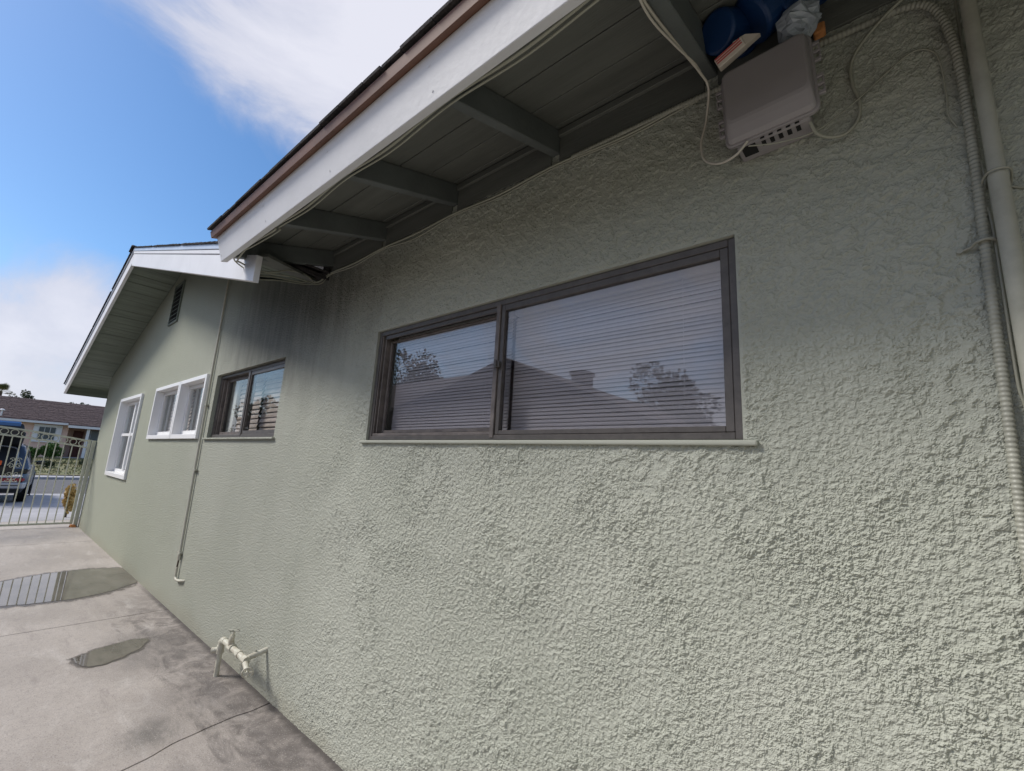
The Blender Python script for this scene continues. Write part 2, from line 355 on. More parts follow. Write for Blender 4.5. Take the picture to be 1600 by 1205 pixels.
# street side: apron, pavement, road, kerbs
def strip(name, m, x0, x1, dz, y0=-120, y1=120, n=1):
    mb = MB()
    for k in range(n):
        a = x0+(x1-x0)*k/n; b = x0+(x1-x0)*(k+1)/n
        mb.quad((b, y0, gz(b)+dz), (a, y0, gz(a)+dz), (a, y1, gz(a)+dz), (b, y1, gz(b)+dz))
    return struct(mb.build(name, m))
ap = struct(MB().box(-15.9, -12.99, -9, 4, -.30, -.2).build('driveway_apron', SIDEWALK))
for xa, xb in ((-12.99, -15.95), (-15.975, -19.2), (-19.225, -22.55)):
    for ya, yb in ((-9, 4),):
        MB().hexa([(xb, ya, gz(xb)-.05), (xa, ya, gz(xa)-.05), (xa, yb, gz(xa)-.05), (xb, yb, gz(xb)-.05), (xb, ya, gz(xb)), (xa, ya, gz(xa)), (xa, yb, gz(xa)), (xb, yb, gz(xb))]).build('concrete_slab', SIDEWALK, ap, bevel=.006)
strip('road', ASPHALT, -22.6, -32.0, -.02)
kb = struct(MB().box(-32.35, -32.0, -120, 120, -.30, -.10).build('far_kerb', SIDEWALK, bevel=.02))
struct(MB().box(-33.6, -32.36, -120, 120, -.3, -.105).build('far_pavement', SIDEWALK))
lw = MB()
for i in range(14):
    for j in range(30):
        def P(i, j):
            x = -33.6-16.6*i/14; y = -30+60*j/30
            return (x, y, gz(x)-.0+.05*mnoise.noise(Vector((x*.8, y*.8, 0))) + .02)
        lw.quad(P(i+1, j), P(i, j), P(i, j+1), P(i+1, j+1))
struct(lw.build('lawn', LAWN, smooth=True))
# puddles lie in shallow dips of the slab
def damp_mat():
    m = bpy.data.materials.new('damp_concrete'); m.use_nodes = True; g = G(m); n = g.n; b = n['Principled BSDF']; o = n['Material Output']
    ge = n.new('ShaderNodeNewGeometry').outputs['Position']; at = n.new('ShaderNodeAttribute'); at.attribute_name = 'damp'
    b.inputs['Base Color'].default_value = (.15, .132, .118, 1); b.inputs['Roughness'].default_value = .35
    f = g.step(g.math('ADD', at.outputs['Fac'], g.math('MULTIPLY', g.math('SUBTRACT', g.noise(g.vmap(ge, (1, 2, 1)), 7, 6, .7), .5), 1.5)), .25, .85, 0., .8)
    tr = n.new('ShaderNodeBsdfTransparent'); mx = n.new('ShaderNodeMixShader'); g.l.new(f, mx.inputs[0]); g.l.new(tr.outputs[0], mx.inputs[1]); g.l.new(b.outputs[0], mx.inputs[2]); g.l.new(mx.outputs[0], o.inputs[0])
    return m
DAMP = damp_mat()
def puddle(name, pts, z, label, mg=.16, damp_label=''):
    c = crom(pts+[pts[0]], 12)[:-1]; n = len(c); ctr = sum(c, Vector())/n
    c = [Vector((p.x+.03*mnoise.noise(Vector((p.x*5, p.y*5, 2)))+.012*mnoise.noise(Vector((p.x*17, p.y*17, 2))), p.y+(.02*mnoise.noise(Vector((p.x*6, p.y*6, 7)))+.01*mnoise.noise(Vector((p.x*19, p.y*19, 7))) if p.y < -.02 else 0), z)) for p in c]
    o = MB(); o.v = [tuple(p) for p in c]; o.f = [tuple(range(n))]; o = o.build(name, WATER); struct(o); o['label'] = label
    d = MB(); dv = []
    for p in c:
        q = p-ctr; q = q+q.normalized()*mg; d.v += [(ctr.x+(p.x-ctr.x)*.97, ctr.y+(p.y-ctr.y)*.97, .002), (ctr.x+q.x, min(ctr.y+q.y, -.003), .002)]; dv += [1., 0.]
    for k in range(n): a_, b_ = 2*k, 2*((k+1) % n); d.f.append((a_, a_+1, b_+1, b_))
    do = d.build('damp_margin', DAMP, o); at = do.data.attributes.new('damp', 'FLOAT', 'POINT'); at.data.foreach_set('value', dv)
    return o
puddle('puddle', [(-7.60, -.004, 0), (-7.2, -.004, 0), (-6.76, -.004, 0), (-6.50, -.22, 0), (-6.33, -.55, 0), (-6.36, -.9, 0), (-6.45, -1.3, 0), (-6.6, -1.9, 0), (-7.0, -2.1, 0), (-7.3, -1.7, 0), (-7.45, -1.1, 0), (-7.66, -.75, 0), (-7.72, -.35, 0)], .004, 'long shallow puddle reaching from the green wall across the driveway')
puddle('puddle', [(-4.60, -.76, 0), (-4.40, -.72, 0), (-4.33, -.64, 0), (-4.40, -.50, 0), (-4.52, -.37, 0), (-4.68, -.30, 0), (-4.74, -.40, 0), (-4.70, -.55, 0)], .004, 'small dark puddle near the standpipe', .05)

# ------------------------------------------------------------------ house
house = empty('stucco_house', (-4, 0, 0)); house.location = (0, 0, 0)
tag(house, 'low sage green stucco house with white fascias and deep eaves', 'house')
XL, XR = -11.86, 6.0
holes = [(-10.12, -8.53, 1.05, 2.33), (-7.68, -5.50, 1.64, 2.335), (-5.24, -3.63, 1.65, 2.29), (-2.335, -.325, 1.625, 2.285)]
DEP = [.12, .11, .09, .075]
SL = .293; RX = -7.65; ZR = 4.12     # gable slope, ridge position, underside of rake boards' roof plane at the ridge
def gable_z(x): return ZR-.02-SL*abs(x-RX)
wl = MB()
BX0, BX1, BXM = -3.6, .55, -1.10
xs = sorted({XL, XR, BX0, BX1, -3.45, *[h[0] for h in holes], *[h[1] for h in holes]}); zs = sorted({-.05, 2.42, *[h[2] for h in holes], *[h[3] for h in holes]})
for a, b in zip(xs[:-1], xs[1:]):
    for c, d in zip(zs[:-1], zs[1:]):
        if any(h[0] <= (a+b)/2 <= h[1] and h[2] <= (c+d)/2 <= h[3] for h in holes): continue
        if BX0 <= (a+b)/2 <= BX1: continue
        wl.quad((a, 0, c), (b, 0, c), (b, 0, d), (a, 0, d))
for (a, b, c, d), dp in zip(holes, DEP):
    e = dp+.10
    wl.quad((a, 0, c), (a, 0, d), (a, e, d), (a, e, c)).quad((b, 0, d), (b, 0, c), (b, e, c), (b, e, d)).quad((a, 0, d), (b, 0, d), (b, e, d), (a, e, d)).quad((b, 0, c), (a, 0, c), (a, e, c), (b, e, c))
gp = [(XL, 0, 2.42)]+[(x, 0, 2.42) for x in xs[1:] if x <= -3.45]+[(-3.45, 0, gable_z(-3.45)), (RX, 0, gable_z(RX)), (XL, 0, gable_z(XL))]
i = len(wl.v); wl.v += gp; wl.f.append(tuple(range(i, i+len(gp))))
wl.quad((BX1, 0, 2.42), (XR, 0, 2.42), (XR, 0, 3.02), (BX1, 0, 3.02))
# ends and back close the box
wl.quad((XL, 7, -.05), (XL, 0, -.05), (XL, 0, 2.9), (XL, 7, 2.9)).quad((XR, 0, -.05), (XR, 7, -.05), (XR, 7, 4), (XR, 0, 3)).quad((XR, 7, -.05), (XL, 7, -.05), (XL, 7, 3.5), (XR, 7, 3.5))
wl.build('wall', STUCCO, house)
# unseen wing beyond the right edge, added to block light from that side
MB().box(1.15, 6.0, -2.6, -.002, -.05, 2.72).build('light_block_wall', STUCCO, house)
MB().hexa([(.80, -3.0, 2.70), (6.3, -3.0, 2.70), (6.3, -.70, 2.70), (.80, -.70, 2.70), (.80, -3.0, 2.82), (6.3, -3.0, 2.82), (6.3, -.70, 2.82), (.80, -.70, 2.82)]).build('light_block_roof', SHINGLE, house)
# near wall: trowelled and dashed stucco as real relief, finest where the viewer stands
import numpy as np
_rng = np.random.RandomState(11); _perm = np.concatenate([_rng.permutation(256)]*2); _ang = _rng.rand(256)*2*np.pi; _gx, _gy = np.cos(_ang), np.sin(_ang)
def perlin(x, y):
    xi = np.floor(x).astype(np.int64); yi = np.floor(y).astype(np.int64); fx = x-xi; fy = y-yi; xi &= 255; yi &= 255
    u = fx*fx*fx*(fx*(fx*6-15)+10); v = fy*fy*fy*(fy*(fy*6-15)+10)
    def gr(ix, iy, dx, dy): h = _perm[_perm[ix & 255]+(iy & 255)]; return _gx[h]*dx+_gy[h]*dy
    a = gr(xi, yi, fx, fy); b = gr(xi+1, yi, fx-1, fy); c = gr(xi, yi+1, fx, fy-1); d = gr(xi+1, yi+1, fx-1, fy-1)
    return ((a+(b-a)*u)+((c+(d-c)*u)-(a+(b-a)*u))*v)*1.45
def fbm(x, y, f, o, g=.5):
    r = 0; k = 1
    for i in range(o): r = r+k*perlin(x*f+i*17.3, y*f+i*9.1); f *= 2.03; k *= g
    return r
def sst(v, a, b): t = np.clip((v-a)/(b-a), 0, 1); return t*t*(3-2*t)
def relief(x, z):
    q = R_(-32); u = x*np.cos(q)+z*np.sin(q); v = -x*np.sin(q)+z*np.cos(q)
    wx = perlin(x*45, z*45)*.0035; wz = perlin(x*45+40, z*45+7)*.0035
    zone = perlin(x*1.9+3, z*1.6); zone2 = perlin(x*3.6, z*3.2+8)
    up = sst(z+zone2*.35+.25*zone+.15*sst(x, -1., .3), 1.45, 2.35)            # trowelled plaster higher up
    uu, vv = u*.86+wx, v+wz
    n = fbm(uu, vv, 74, 3, .66)
    dash = sst(n, .02, .10)+.6*sst(n, .46, .54)+.5*sst(n, -.40, -.33)
    n2 = fbm(uu+3, vv+1, 165, 2, .6)
    grain = sst(n2, .02, .20)*(.30+.80*sst(zone2-.6*zone, -.25, .30))
    n3 = fbm(x+wx*2, z+wz*2+2, 23, 5, .70)
    plat = sst(n3, .02, .05)+.8*sst(n3, .34, .37)+.6*sst(n3, -.30, -.27)
    smooth = sst(zone*.4+zone2*.5+.35*perlin(x*9, z*8+3), .22, .40)                                   # worn-flat patches
    amp = 1-.45*smooth
    left = .55+.45*sst(x, -3.3, -1.4)
    h = (dash*(.0020-.0010*up)+grain*(.0018-.0009*up))*amp*.88+.85*plat*(.0006+.0020*up+.0016*sst(zone2+.5*zone, -.05, .25)*(1-up))
    h = h*left+.004*fbm(x, z, 3.1, 2)
    sc = np.abs(x-(-3.02+.05*perlin(z*1.3, z*0+4.)+.012*perlin(z*9, z*0+1)))   # seam between two coats
    return h+.003*sst(sc, .03, .0)+.003*sst(x+.02*perlin(z*6, z*0), -3.02, -2.99)*0
def wall_relief(xa, xb, dx, dz, hole, grow=0):
    def axis(a, b, d, brk):
        p = [a]+sorted(q for q in brk if a < q < b)+[b]; o = []
        for s0, s1 in zip(p[:-1], p[1:]): k = max(1, int(round((s1-s0)/d))); o += [s0+(s1-s0)*i/k for i in range(k)]
        return np.array(o+[b])
    gx = axis(xa, xb, dx, [hole[0], hole[1]])
    if grow:
        o = [xb]
        while o[-1] > xa+.008: o.append(o[-1]-dx*(1+grow*(xb-o[-1])))
        o[-1] = xa; o = np.array(o[::-1]); j = int(np.argmin(abs(o-hole[0]))); o[j] = hole[0]; gx = o
    gz_ = axis(-.04, 3.02, dz, [hole[2], hole[3]])
    X, Z = np.meshgrid(gx, gz_); H = relief(X, Z)
    ddx = np.maximum(np.maximum(hole[0]-X, X-hole[1]), 0); ddz = np.maximum(np.maximum(hole[2]-Z, Z-hole[3]), 0)
    de = np.sqrt(ddx**2+ddz**2); H = H*(.12+.88*sst(de, .0, .014))
    if grow: H = (H-.0030*(1-sst(X-xa, 0, 1.6)))*(.30+.70*sst(X-xa, 0, 1.3)); H = np.where(X-xa < .0005, np.minimum(H, 0), H)
    H = H+.0004
    nx, nz2_ = len(gx), len(gz_)
    co = np.empty((nx*nz2_, 3), np.float32); co[:, 0] = X.ravel(); co[:, 1] = -H.ravel(); co[:, 2] = Z.ravel()
    cx = (gx[:-1]+gx[1:])/2; cz = (gz_[:-1]+gz_[1:])/2; CX_, CZ_ = np.meshgrid(cx, cz)
    keep = ~((CX_ > hole[0]) & (CX_ < hole[1]) & (CZ_ > hole[2]) & (CZ_ < hole[3]))
    i0 = (np.arange(nz2_-1)[:, None]*nx+np.arange(nx-1)[None, :])[keep]
    f = np.stack([i0, i0+1, i0+nx+1, i0+nx], 1).astype(np.int32)
    me = bpy.data.meshes.new('wall'); me.vertices.add(len(co)); me.vertices.foreach_set('co', co.ravel())
    me.loops.add(f.size); me.loops.foreach_set('vertex_index', f.ravel()); me.polygons.add(len(f))
    me.polygons.foreach_set('loop_start', np.arange(0, f.size, 4, dtype=np.int32)); me.update(calc_edges=True); me.shade_flat(); me.materials.append(STUCCO_R)
    o = bpy.data.objects.new('wall', me); COL.objects.link(o); o.parent = house; return o
wall_relief(BX0, BXM, .0028, .0034, holes[3], .45)
wall_relief(BXM, BX1, .0025, .0025, holes[3])
# sills of stucco
sl_ = MB(); sl_.box(-2.375, -.285, -.020, .06, 1.607, 1.623); sl_.build('window_sill', STUCCO, house, bevel=.005, seg=2)
sl_ = MB(); sl_.box(-5.30, -3.60, -.024, .07, 1.632, 1.648); sl_.build('window_sill', STUCCO, house, bevel=.005, seg=2)

# ---- near roof (eave parallel to the wall)
P_ = .31; EX0, EX1 = -3.06, 6.0
def nz_(y, off=0): return 2.905+P_*y+off        # underside of rafters
RAF_D = .118
for k in range(13):
    x1 = -3.02+.666*k
    MB().hexa([(x1-.042, -.655, nz_(-.655)), (x1, -.655, nz_(-.655)), (x1, .25, nz_(.25)), (x1-.042, .25, nz_(.25)),
               (x1-.042, -.655, nz_(-.655, RAF_D)), (x1, -.655, nz_(-.655, RAF_D)), (x1, .25, nz_(.25, RAF_D)), (x1-.042, .25, nz_(.25, RAF_D))]).build('rafter', RAFTER, house, bevel=.003)
    if k < 12:   # frieze block closing the gap between two rafters, with a strip of trim along its top
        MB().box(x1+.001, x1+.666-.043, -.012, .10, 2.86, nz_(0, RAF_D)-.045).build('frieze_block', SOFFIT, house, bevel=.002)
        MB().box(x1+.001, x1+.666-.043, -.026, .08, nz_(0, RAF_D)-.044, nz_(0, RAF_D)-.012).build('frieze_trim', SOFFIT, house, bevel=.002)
# soffit boards run along the eave, butt-jointed over rafters
cosn = 1/math.sqrt(1+P_*P_)
rows = [(-.70, -.545), (-.541, -.385), (-.381, -.215), (-.211, -.055), (-.051, .12)]
jn = [[-3.06, -1.03, 2.3, 6], [-3.06, -2.36, .30, 6], [-3.06, -.36, 3.0, 6], [-3.06, -1.7, 1.6, 6], [-3.06, 1.0, 6]]
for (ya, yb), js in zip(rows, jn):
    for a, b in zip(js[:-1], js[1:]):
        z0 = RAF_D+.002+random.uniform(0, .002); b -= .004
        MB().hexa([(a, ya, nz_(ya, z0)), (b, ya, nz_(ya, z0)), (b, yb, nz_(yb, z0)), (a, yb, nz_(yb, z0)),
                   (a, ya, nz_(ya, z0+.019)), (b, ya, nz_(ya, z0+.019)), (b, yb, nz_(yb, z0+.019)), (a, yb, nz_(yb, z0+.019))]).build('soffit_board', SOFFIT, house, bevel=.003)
# fascia, square to the rafters
un = Vector((0, -P_, 1)).normalized(); uo = Vector((0, -1, -P_)).normalized()
fb = Vector((EX0, -.657, 2.672))
def fpoly(p, h, t): return [p, p+uo*t, p+uo*t+un*h, p+un*h]
MB().prism(fpoly(fb, .150, .036), (EX1-EX0, 0, 0)).build('fascia', WHITE, house, bevel=.003, seg=2)
db = fb+un*.151-uo*.01
MB().prism(fpoly(db+Vector((-.03, 0, 0)), .040, .068), (EX1-EX0+.03, 0, 0)).build('drip_board', BROWN, house, bevel=.002)
# near roof deck and shingle courses
def nroof(y): return nz_(y, RAF_D+.022)
rb = MB(); y0 = -.72; y1 = 4.5
rb.hexa([(EX0-.02, y0, nroof(y0)+.02), (EX1, y0, nroof(y0)+.02), (EX1, y1, nroof(y1)+.02), (EX0-.02, y1, nroof(y1)+.02), (EX0-.02, y0, nroof(y0)+.034), (EX1, y0, nroof(y0)+.034), (EX1, y1, nroof(y1)+.034), (EX0-.02, y1, nroof(y1)+.034)])
rb.quad((EX0, 4.5, 1), (EX1, 4.5, 1), (EX1, 4.5, nroof(4.5)), (EX0, 4.5, nroof(4.5)))
rb.build('roof_deck', SHINGLE, house)
def shingles(name, edge0, along, upv, nrm, length, rows_, m, tab=.16, lip=.022):
    """courses of ragged tabs, each tab real geometry; edge0 lowest corner"""
    mb = MB(); edge0 = Vector(edge0); along = Vector(along).normalized(); upv = Vector(upv).normalized(); nrm = Vector(nrm).normalized()
    for r in range(rows_):
        s = -random.random()*tab
        while s < length:
            wd = tab*random.uniform(.6, 1.25); a = max(0, s); b = min(length, s+wd-.004); s += wd
            if b-a < .01: continue
            th = random.uniform(.004, .008)+.004; dn = random.uniform(-.003, .004)
            o = edge0+upv*(r*.135)-upv*(lip+dn)
            p = [o+along*a, o+along*b, o+along*b+upv*.20, o+along*a+upv*.20]; lf = [.006, .006, .0, .0]
            q = [p[k]+nrm*lf[k] for k in range(4)]
            mb.hexa(q+[v+nrm*th for v in q])
    o = mb.build(name, m, house); o['kind'] = 'stuff'; return o
e0 = Vector((EX0-.035, db.y+uo.y*.068, 0)); e0.z = nroof(e0.y)+.036
shingles('shingle_courses', e0, (1, 0, 0), (0, 1, P_), (0, -P_, 1), EX1-EX0+.03, 10, SHINGLE)

MB().prism([(-3.10, .002, 2.86), (-3.10, .002, nroof(0)+.01), (-3.10, 4.5, nroof(4.5)+.01), (-3.10, 4.5, 2.86)], (.034, 0, 0)).build('roof_end_wall', SOFFIT, house)
MB().box(-3.25, -3.066, -.06, -.008, 2.835, 3.03).build('shade_block', SHINGLE, house)  # dark block added to stand for shade over the sky-lit strip of wall
for k in range(9):
    for dz in (.035, .115):
        q = fb+uo*.0365+un*dz; MB().tube([(-3.04+.666*k, q.y, q.z), (-3.04+.666*k, q.y-.0012, q.z-.0004)], .0042, 8).build('nail_head', WHITE, house)
# ---- gable roof of the far wing
OH = -.54; LX, RXE = -12.62, -2.84
def slab_pts(xa, xb, ya, yb, z0, th):
    f = lambda x: ZR-SL*abs(x-RX)+z0
    return [(xa, ya, f(xa)), (xb, ya, f(xb)), (xb, yb, f(xb)), (xa, yb, f(xa)), (xa, ya, f(xa)+th), (xb, ya, f(xb)+th), (xb, yb, f(xb)+th), (xa, yb, f(xa)+th)]
# soffit boards run out from the wall; a few gape
x = RX-.02
cosg = 1/math.sqrt(1+SL*SL)
while x > LX+.05:
    wd = random.choice([.13, .135, .14, .09])*cosg*1.0; a = max(LX, x-wd)
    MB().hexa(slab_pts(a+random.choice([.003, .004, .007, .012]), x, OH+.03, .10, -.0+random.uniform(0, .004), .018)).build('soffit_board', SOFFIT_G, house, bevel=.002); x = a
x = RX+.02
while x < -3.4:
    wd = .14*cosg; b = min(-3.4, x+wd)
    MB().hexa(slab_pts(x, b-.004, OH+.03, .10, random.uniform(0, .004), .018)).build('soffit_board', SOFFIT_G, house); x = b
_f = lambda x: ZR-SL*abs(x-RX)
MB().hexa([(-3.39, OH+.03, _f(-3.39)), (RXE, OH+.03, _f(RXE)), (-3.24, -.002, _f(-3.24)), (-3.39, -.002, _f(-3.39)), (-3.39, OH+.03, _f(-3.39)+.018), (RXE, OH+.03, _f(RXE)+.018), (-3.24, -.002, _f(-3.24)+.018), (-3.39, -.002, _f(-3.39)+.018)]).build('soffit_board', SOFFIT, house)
# roof decks
MB().hexa(slab_pts(LX-.03, RX, OH-.02, 7, .024, .03)).build('roof_deck', SHINGLE, house)
MB().hexa(slab_pts(RX, -3.08, OH-.02, 7, .024, .03)).build('roof_deck', SHINGLE, house)
# rake boards (white), pale metal strip on top
def rake(xa, xb, z0, h, y0, t, name, m):
    f = lambda x: ZR-SL*abs(x-RX)+z0
    return MB().prism([(xa, y0, f(xa)), (xb, y0, f(xb)), (xb, y0, f(xb)+h), (xa, y0, f(xa)+h)], (0, t, 0)).build(name, m, house, bevel=.003, seg=2)
rake(LX, RX-.001, -.150, .172, OH-.03, .035, 'rake_board', WHITE)
rake(RX+.001, RXE, -.185, .172, OH-.03, .035, 'rake_board', WHITE)
rake(LX-.01, RX-.001, .026, .026, OH-.045, .05, 'rake_edge', STEELEDGE)
rake(RX+.001, -3.1, -.010, .034, OH-.038, .03, 'rake_trim', WHITE)
rake(RX+.001, -3.1, .026, .045, OH-.045, .05, 'rake_edge', STEELEDGE)
# eave fascia of the far side, seen from behind under the overhang
MB().box(LX-.005, LX+.035, OH+.006, 7, ZR-SL*(RX-LX)-.15, ZR-SL*(RX-LX)+.01).build('fascia', SOFFIT_G, house)
sl = Vector((1, 0, SL)).normalized()
shingles('shingle_courses', (LX-.05, OH-.06, ZR-SL*(RX-LX)+.050), (0, 1, 0), (1, 0, SL), (-SL, 0, 1), 1.2, 38, SHINGLE)
shingles('shingle_courses', (-3.06, OH-.06, ZR-SL*(-3.06-RX)+.066), (0, 1, 0), (-1, 0, SL), (SL, 0, 1), 1.2, 34, SHINGLE)
cap = MB()
for k in range(5):
    y = OH-.075+.22*k; zt = ZR+.085-.008*(k % 2)
    cap.hexa([(RX-.15, y, zt-.045), (RX, y, zt), (RX, y+.26, zt), (RX-.15, y+.26, zt-.045), (RX-.15, y, zt-.033), (RX, y, zt+.014), (RX, y+.26, zt+.014), (RX-.15, y+.26, zt-.033)])
    cap.hexa([(RX, y, zt), (RX+.15, y, zt-.045), (RX+.15, y+.26, zt-.045), (RX, y+.26, zt), (RX, y, zt+.014), (RX+.15, y, zt-.033), (RX+.15, y+.26, zt-.033), (RX, y+.26, zt+.014)])
cap.build('ridge_cap', SHINGLE, house)
# gable vent with louvres
vx0, vx1, vz0, vz1 = -7.86, -7.40, 3.27, 3.88
vent = MB().box(vx0, vx0+.03, -.02, .0, vz0, vz1).box(vx1-.03, vx1, -.02, .0, vz0, vz1).box(vx0+.03, vx1-.03, -.02, 0, vz0, vz0+.03).box(vx0+.03, vx1-.03, -.02, 0, vz1-.03, vz1).build('gable_vent', SOFFIT_G, house)
MB().box(vx0+.03, vx1-.03, -.003, -.0015, vz0+.03, vz1-.03).build('vent_screen', DARK, vent)
for k in range(8):
    z = vz0+.05+k*.068
    MB().hexa([(vx0+.03, -.034, z-.012), (vx1-.03, -.034, z-.012), (vx1-.03, -.006, z+.03), (vx0+.03, -.006, z+.03), (vx0+.03, -.034, z-.004), (vx1-.03, -.034, z-.004), (vx1-.03, -.006, z+.038), (vx0+.03, -.006, z+.038)]).build('vent_slat', SOFFIT_G, vent)

# ---- windows
def bar(name, x0, x1, y0, y1, z0, z1, m, parent, bevel=.002): return MB().box(x0, x1, y0, y1, z0, z1).build(name, m, parent, bevel=bevel)
def frame_mb(x0, x1, z0, z1, wd, y0, y1):
    wl_, wr, wb, wt = wd
    return MB().box(x0, x0+wl_, y0, y1, z0, z1).box(x1-wr, x1, y0, y1, z0, z1).box(x0+wl_, x1-wr, y0, y1, z0, z0+wb).box(x0+wl_, x1-wr, y0, y1, z1-wt, z1)
def pane(x0, x1, y, z0, z1, m, parent):
    return MB().box(x0, x1, y, y+.004, z0, z1).build('pane', m, parent)
def room(x0, x1, z0, z1, y, parent):
    d = y+.9; a, b, c, e = x0-.3, x1+.3, z0-.3, z1+.2
    MB().quad((a, d, c), (b, d, c), (b, d, e), (a, d, e)).quad((a, y, c), (a, d, c), (a, d, e), (a, y, e)).quad((b, d, c), (b, y, c), (b, y, e), (b, d, e)).quad((a, y, e), (a, d, e), (b, d, e), (b, y, e)).quad((a, d, c), (a, y, c), (b, y, c), (b, d, c)).build('room_lining', ROOM, parent)
def slats(x0, x1, y, z0, z1, pitch, wd, ang, m, parent):
    mb = MB(); l = x1-x0; n = 4; c, s_ = math.cos(ang), math.sin(ang); pr = []
    for k in range(n+1):
        u = (k/n-.5)*wd; v = .10*wd*(1-(2*k/n-1)**2); pr.append((u*c-v*s_, u*s_+v*c))
    for k in range(n):
        (ya, za), (yb, zb) = pr[k], pr[k+1]
        mb.quad((0, ya, za), (l, ya, za), (l, yb, zb), (0, yb, zb)).quad((0, yb, zb+.0012), (l, yb, zb+.0012), (l, ya, za+.0012), (0, ya, za+.0012))
    me = bpy.data.meshes.new('blind_slat'); me.from_pydata(mb.v, [], mb.f); me.materials.append(m); me.update()
    z = z1-.02; k = 0
    while z > z0:
        inst('blind_slat', me, parent, (x0, y, z+random.uniform(-.001, .001)), (random.uniform(-.11, .11), random.uniform(-.0022, .0022), 0)); z -= pitch
    for xx in (x0+l*.18, x0+l*.82): MB().box(xx, xx+.002, y-.002, y, z0, z1).build('blind_cord', m, parent)
    MB().box(x0, x1, y-.018, y+.018, z1-.004, z1+.026).build('blind_headrail', m, parent)

# main window: fixed light right, sliding light left
x0, x1, z0, z1 = holes[3]; yf = .014
win = frame_mb(x0+.002, x1-.002, z0+.002, z1-.002, (.026, .022, .022, .026), yf, yf+.075).build('window', BRONZE, house, bevel=.002)
bar('jamb_track', x0+.028, x0+.036, yf+.006, yf+.07, z0+.024, z1-.028, BRONZE_L, win)
bar('jamb_track', x0+.046, x0+.053, yf+.016, yf+.07, z0+.024, z1-.028, BRONZE_L, win)
bar('sill_track', x0+.03, -1.345, yf+.004, yf+.016, z0+.024, z0+.040, BRONZE_L, win)
bar('sill_track', x0+.03, -1.345, yf+.034, yf+.044, z0+.024, z0+.044, BRONZE_L, win)
bar('head_track', x0+.055, -1.345, yf+.010, yf+.02, z1-.052, z1-.028, BRONZE, win)
frame_mb(-1.335, x1-.025, z0+.025, z1-.029, (.022, .026, .019, .028), yf+.003, yf+.030).build('fixed_sash', BRONZE, win, bevel=.002)
bar('mullion', -1.362, -1.338, yf-.004, yf+.060, z0+.010, z1-.020, BRONZE_L, win)
frame_mb(x0+.056, -1.364, z0+.045, z1-.054, (.014, .020, .016, .012), yf+.046, yf+.066).build('sliding_sash', BRONZE_L, win, bevel=.002)
MB().box(-1.348, -1.318, yf-.014, yf-.005, 1.955, 1.985).box(-1.345, -1.33, yf-.022, yf-.014, 1.950, 1.990).build('latch', BRONZE, win, bevel=.002)
pane(-1.315, x1-.049, yf+.016, z0+.042, z1-.055, GLASS, win)
pane(x0+.068, -1.382, yf+.055, z0+.060, z1-.064, GLASS, win)
slats(-1.325, x1-.035, yf+.105, z0+.03, z1-.05, .0165, .0215, R_(62), BLIND, win)
slats(x0+.075, -1.345, yf+.105, z0+.03, z1-.05, .0165, .0215, R_(62), BLIND, win)
room(x0, x1, z0, z1, yf+.078, win)

# second window: bronze slider with wood-look blind and a curtain
x0, x1, z0, z1 = holes[2]; yf = .035
win = frame_mb(x0+.002, x1-.002, z0+.002, z1-.002, (.03, .03, .03, .03), yf, yf+.075).build('window', BRONZE, house, bevel=.002)
bar('jamb_track', x0+.034, x0+.042, yf+.006, yf+.07, z0+.034, z1-.034, BRONZE_L, win)
bar('jamb_track', x0+.056, x0+.066, yf+.02, yf+.07, z0+.034, z1-.034, BRONZE_L, win)
bar('mullion', -4.47, -4.43, yf-.003, yf+.060, z0+.02, z1-.02, BRONZE, win)
frame_mb(-4.428, x1-.034, z0+.034, z1-.034, (.02, .03, .03, .03), yf+.004, yf+.028).build('fixed_sash', BRONZE, win)
frame_mb(x0+.07, -4.472, z0+.034, z1-.034, (.03, .03, .03, .03), yf+.046, yf+.066).build('sliding_sash', BRONZE_L, win)
pane(-4.406, x1-.066, yf+.014, z0+.066, z1-.066, GLASS_F, win)
pane(x0+.102, -4.504, yf+.054, z0+.066, z1-.066, GLASS_F, win)
slats(-4.40, x1-.04, yf+.135, z0+.02, z1-.05, .044, .050, R_(70), BLIND_W, win)
slats(x0+.24, -4.45, yf+.135, z0+.02, z1-.05, .044, .050, R_(70), BLIND_W, win)
bar('curtain', x0+.06, x0+.23, yf+.10, yf+.13, z0+.02, z1-.03, CURTAIN, win)
room(x0, x1, z0, z1, yf+.078, win)

# white twin window, two vinyl lights side by side
x0, x1, z0, z1 = holes[1]; xm = -6.50
for a, b in ((x0, xm-.006), (xm+.006, x1)):
    win = frame_mb(a, b, z0, z1, (.045, .045, .05, .045), -.028, .11).build('window', VINYL, house, bevel=.003)
    frame_mb(a+.047, b-.047, z0+.052, z1-.047, (.05, .05, .05, .045), .06, .10).build('sash', VINYL, win, bevel=.003)
    pane(a+.095, b-.095, .08, z0+.10, z1-.09, GLASS_F, win)
    slats(a+.10, b-.08, .17, z0+.05, z1-.06, .044, .050, R_(60), BLIND_W, win)
    bar('curtain', a+.05, a+.10, .135, .15, z0+.05, z1-.05, VINYL, win)
    room(a, b, z0, z1, .112, win)
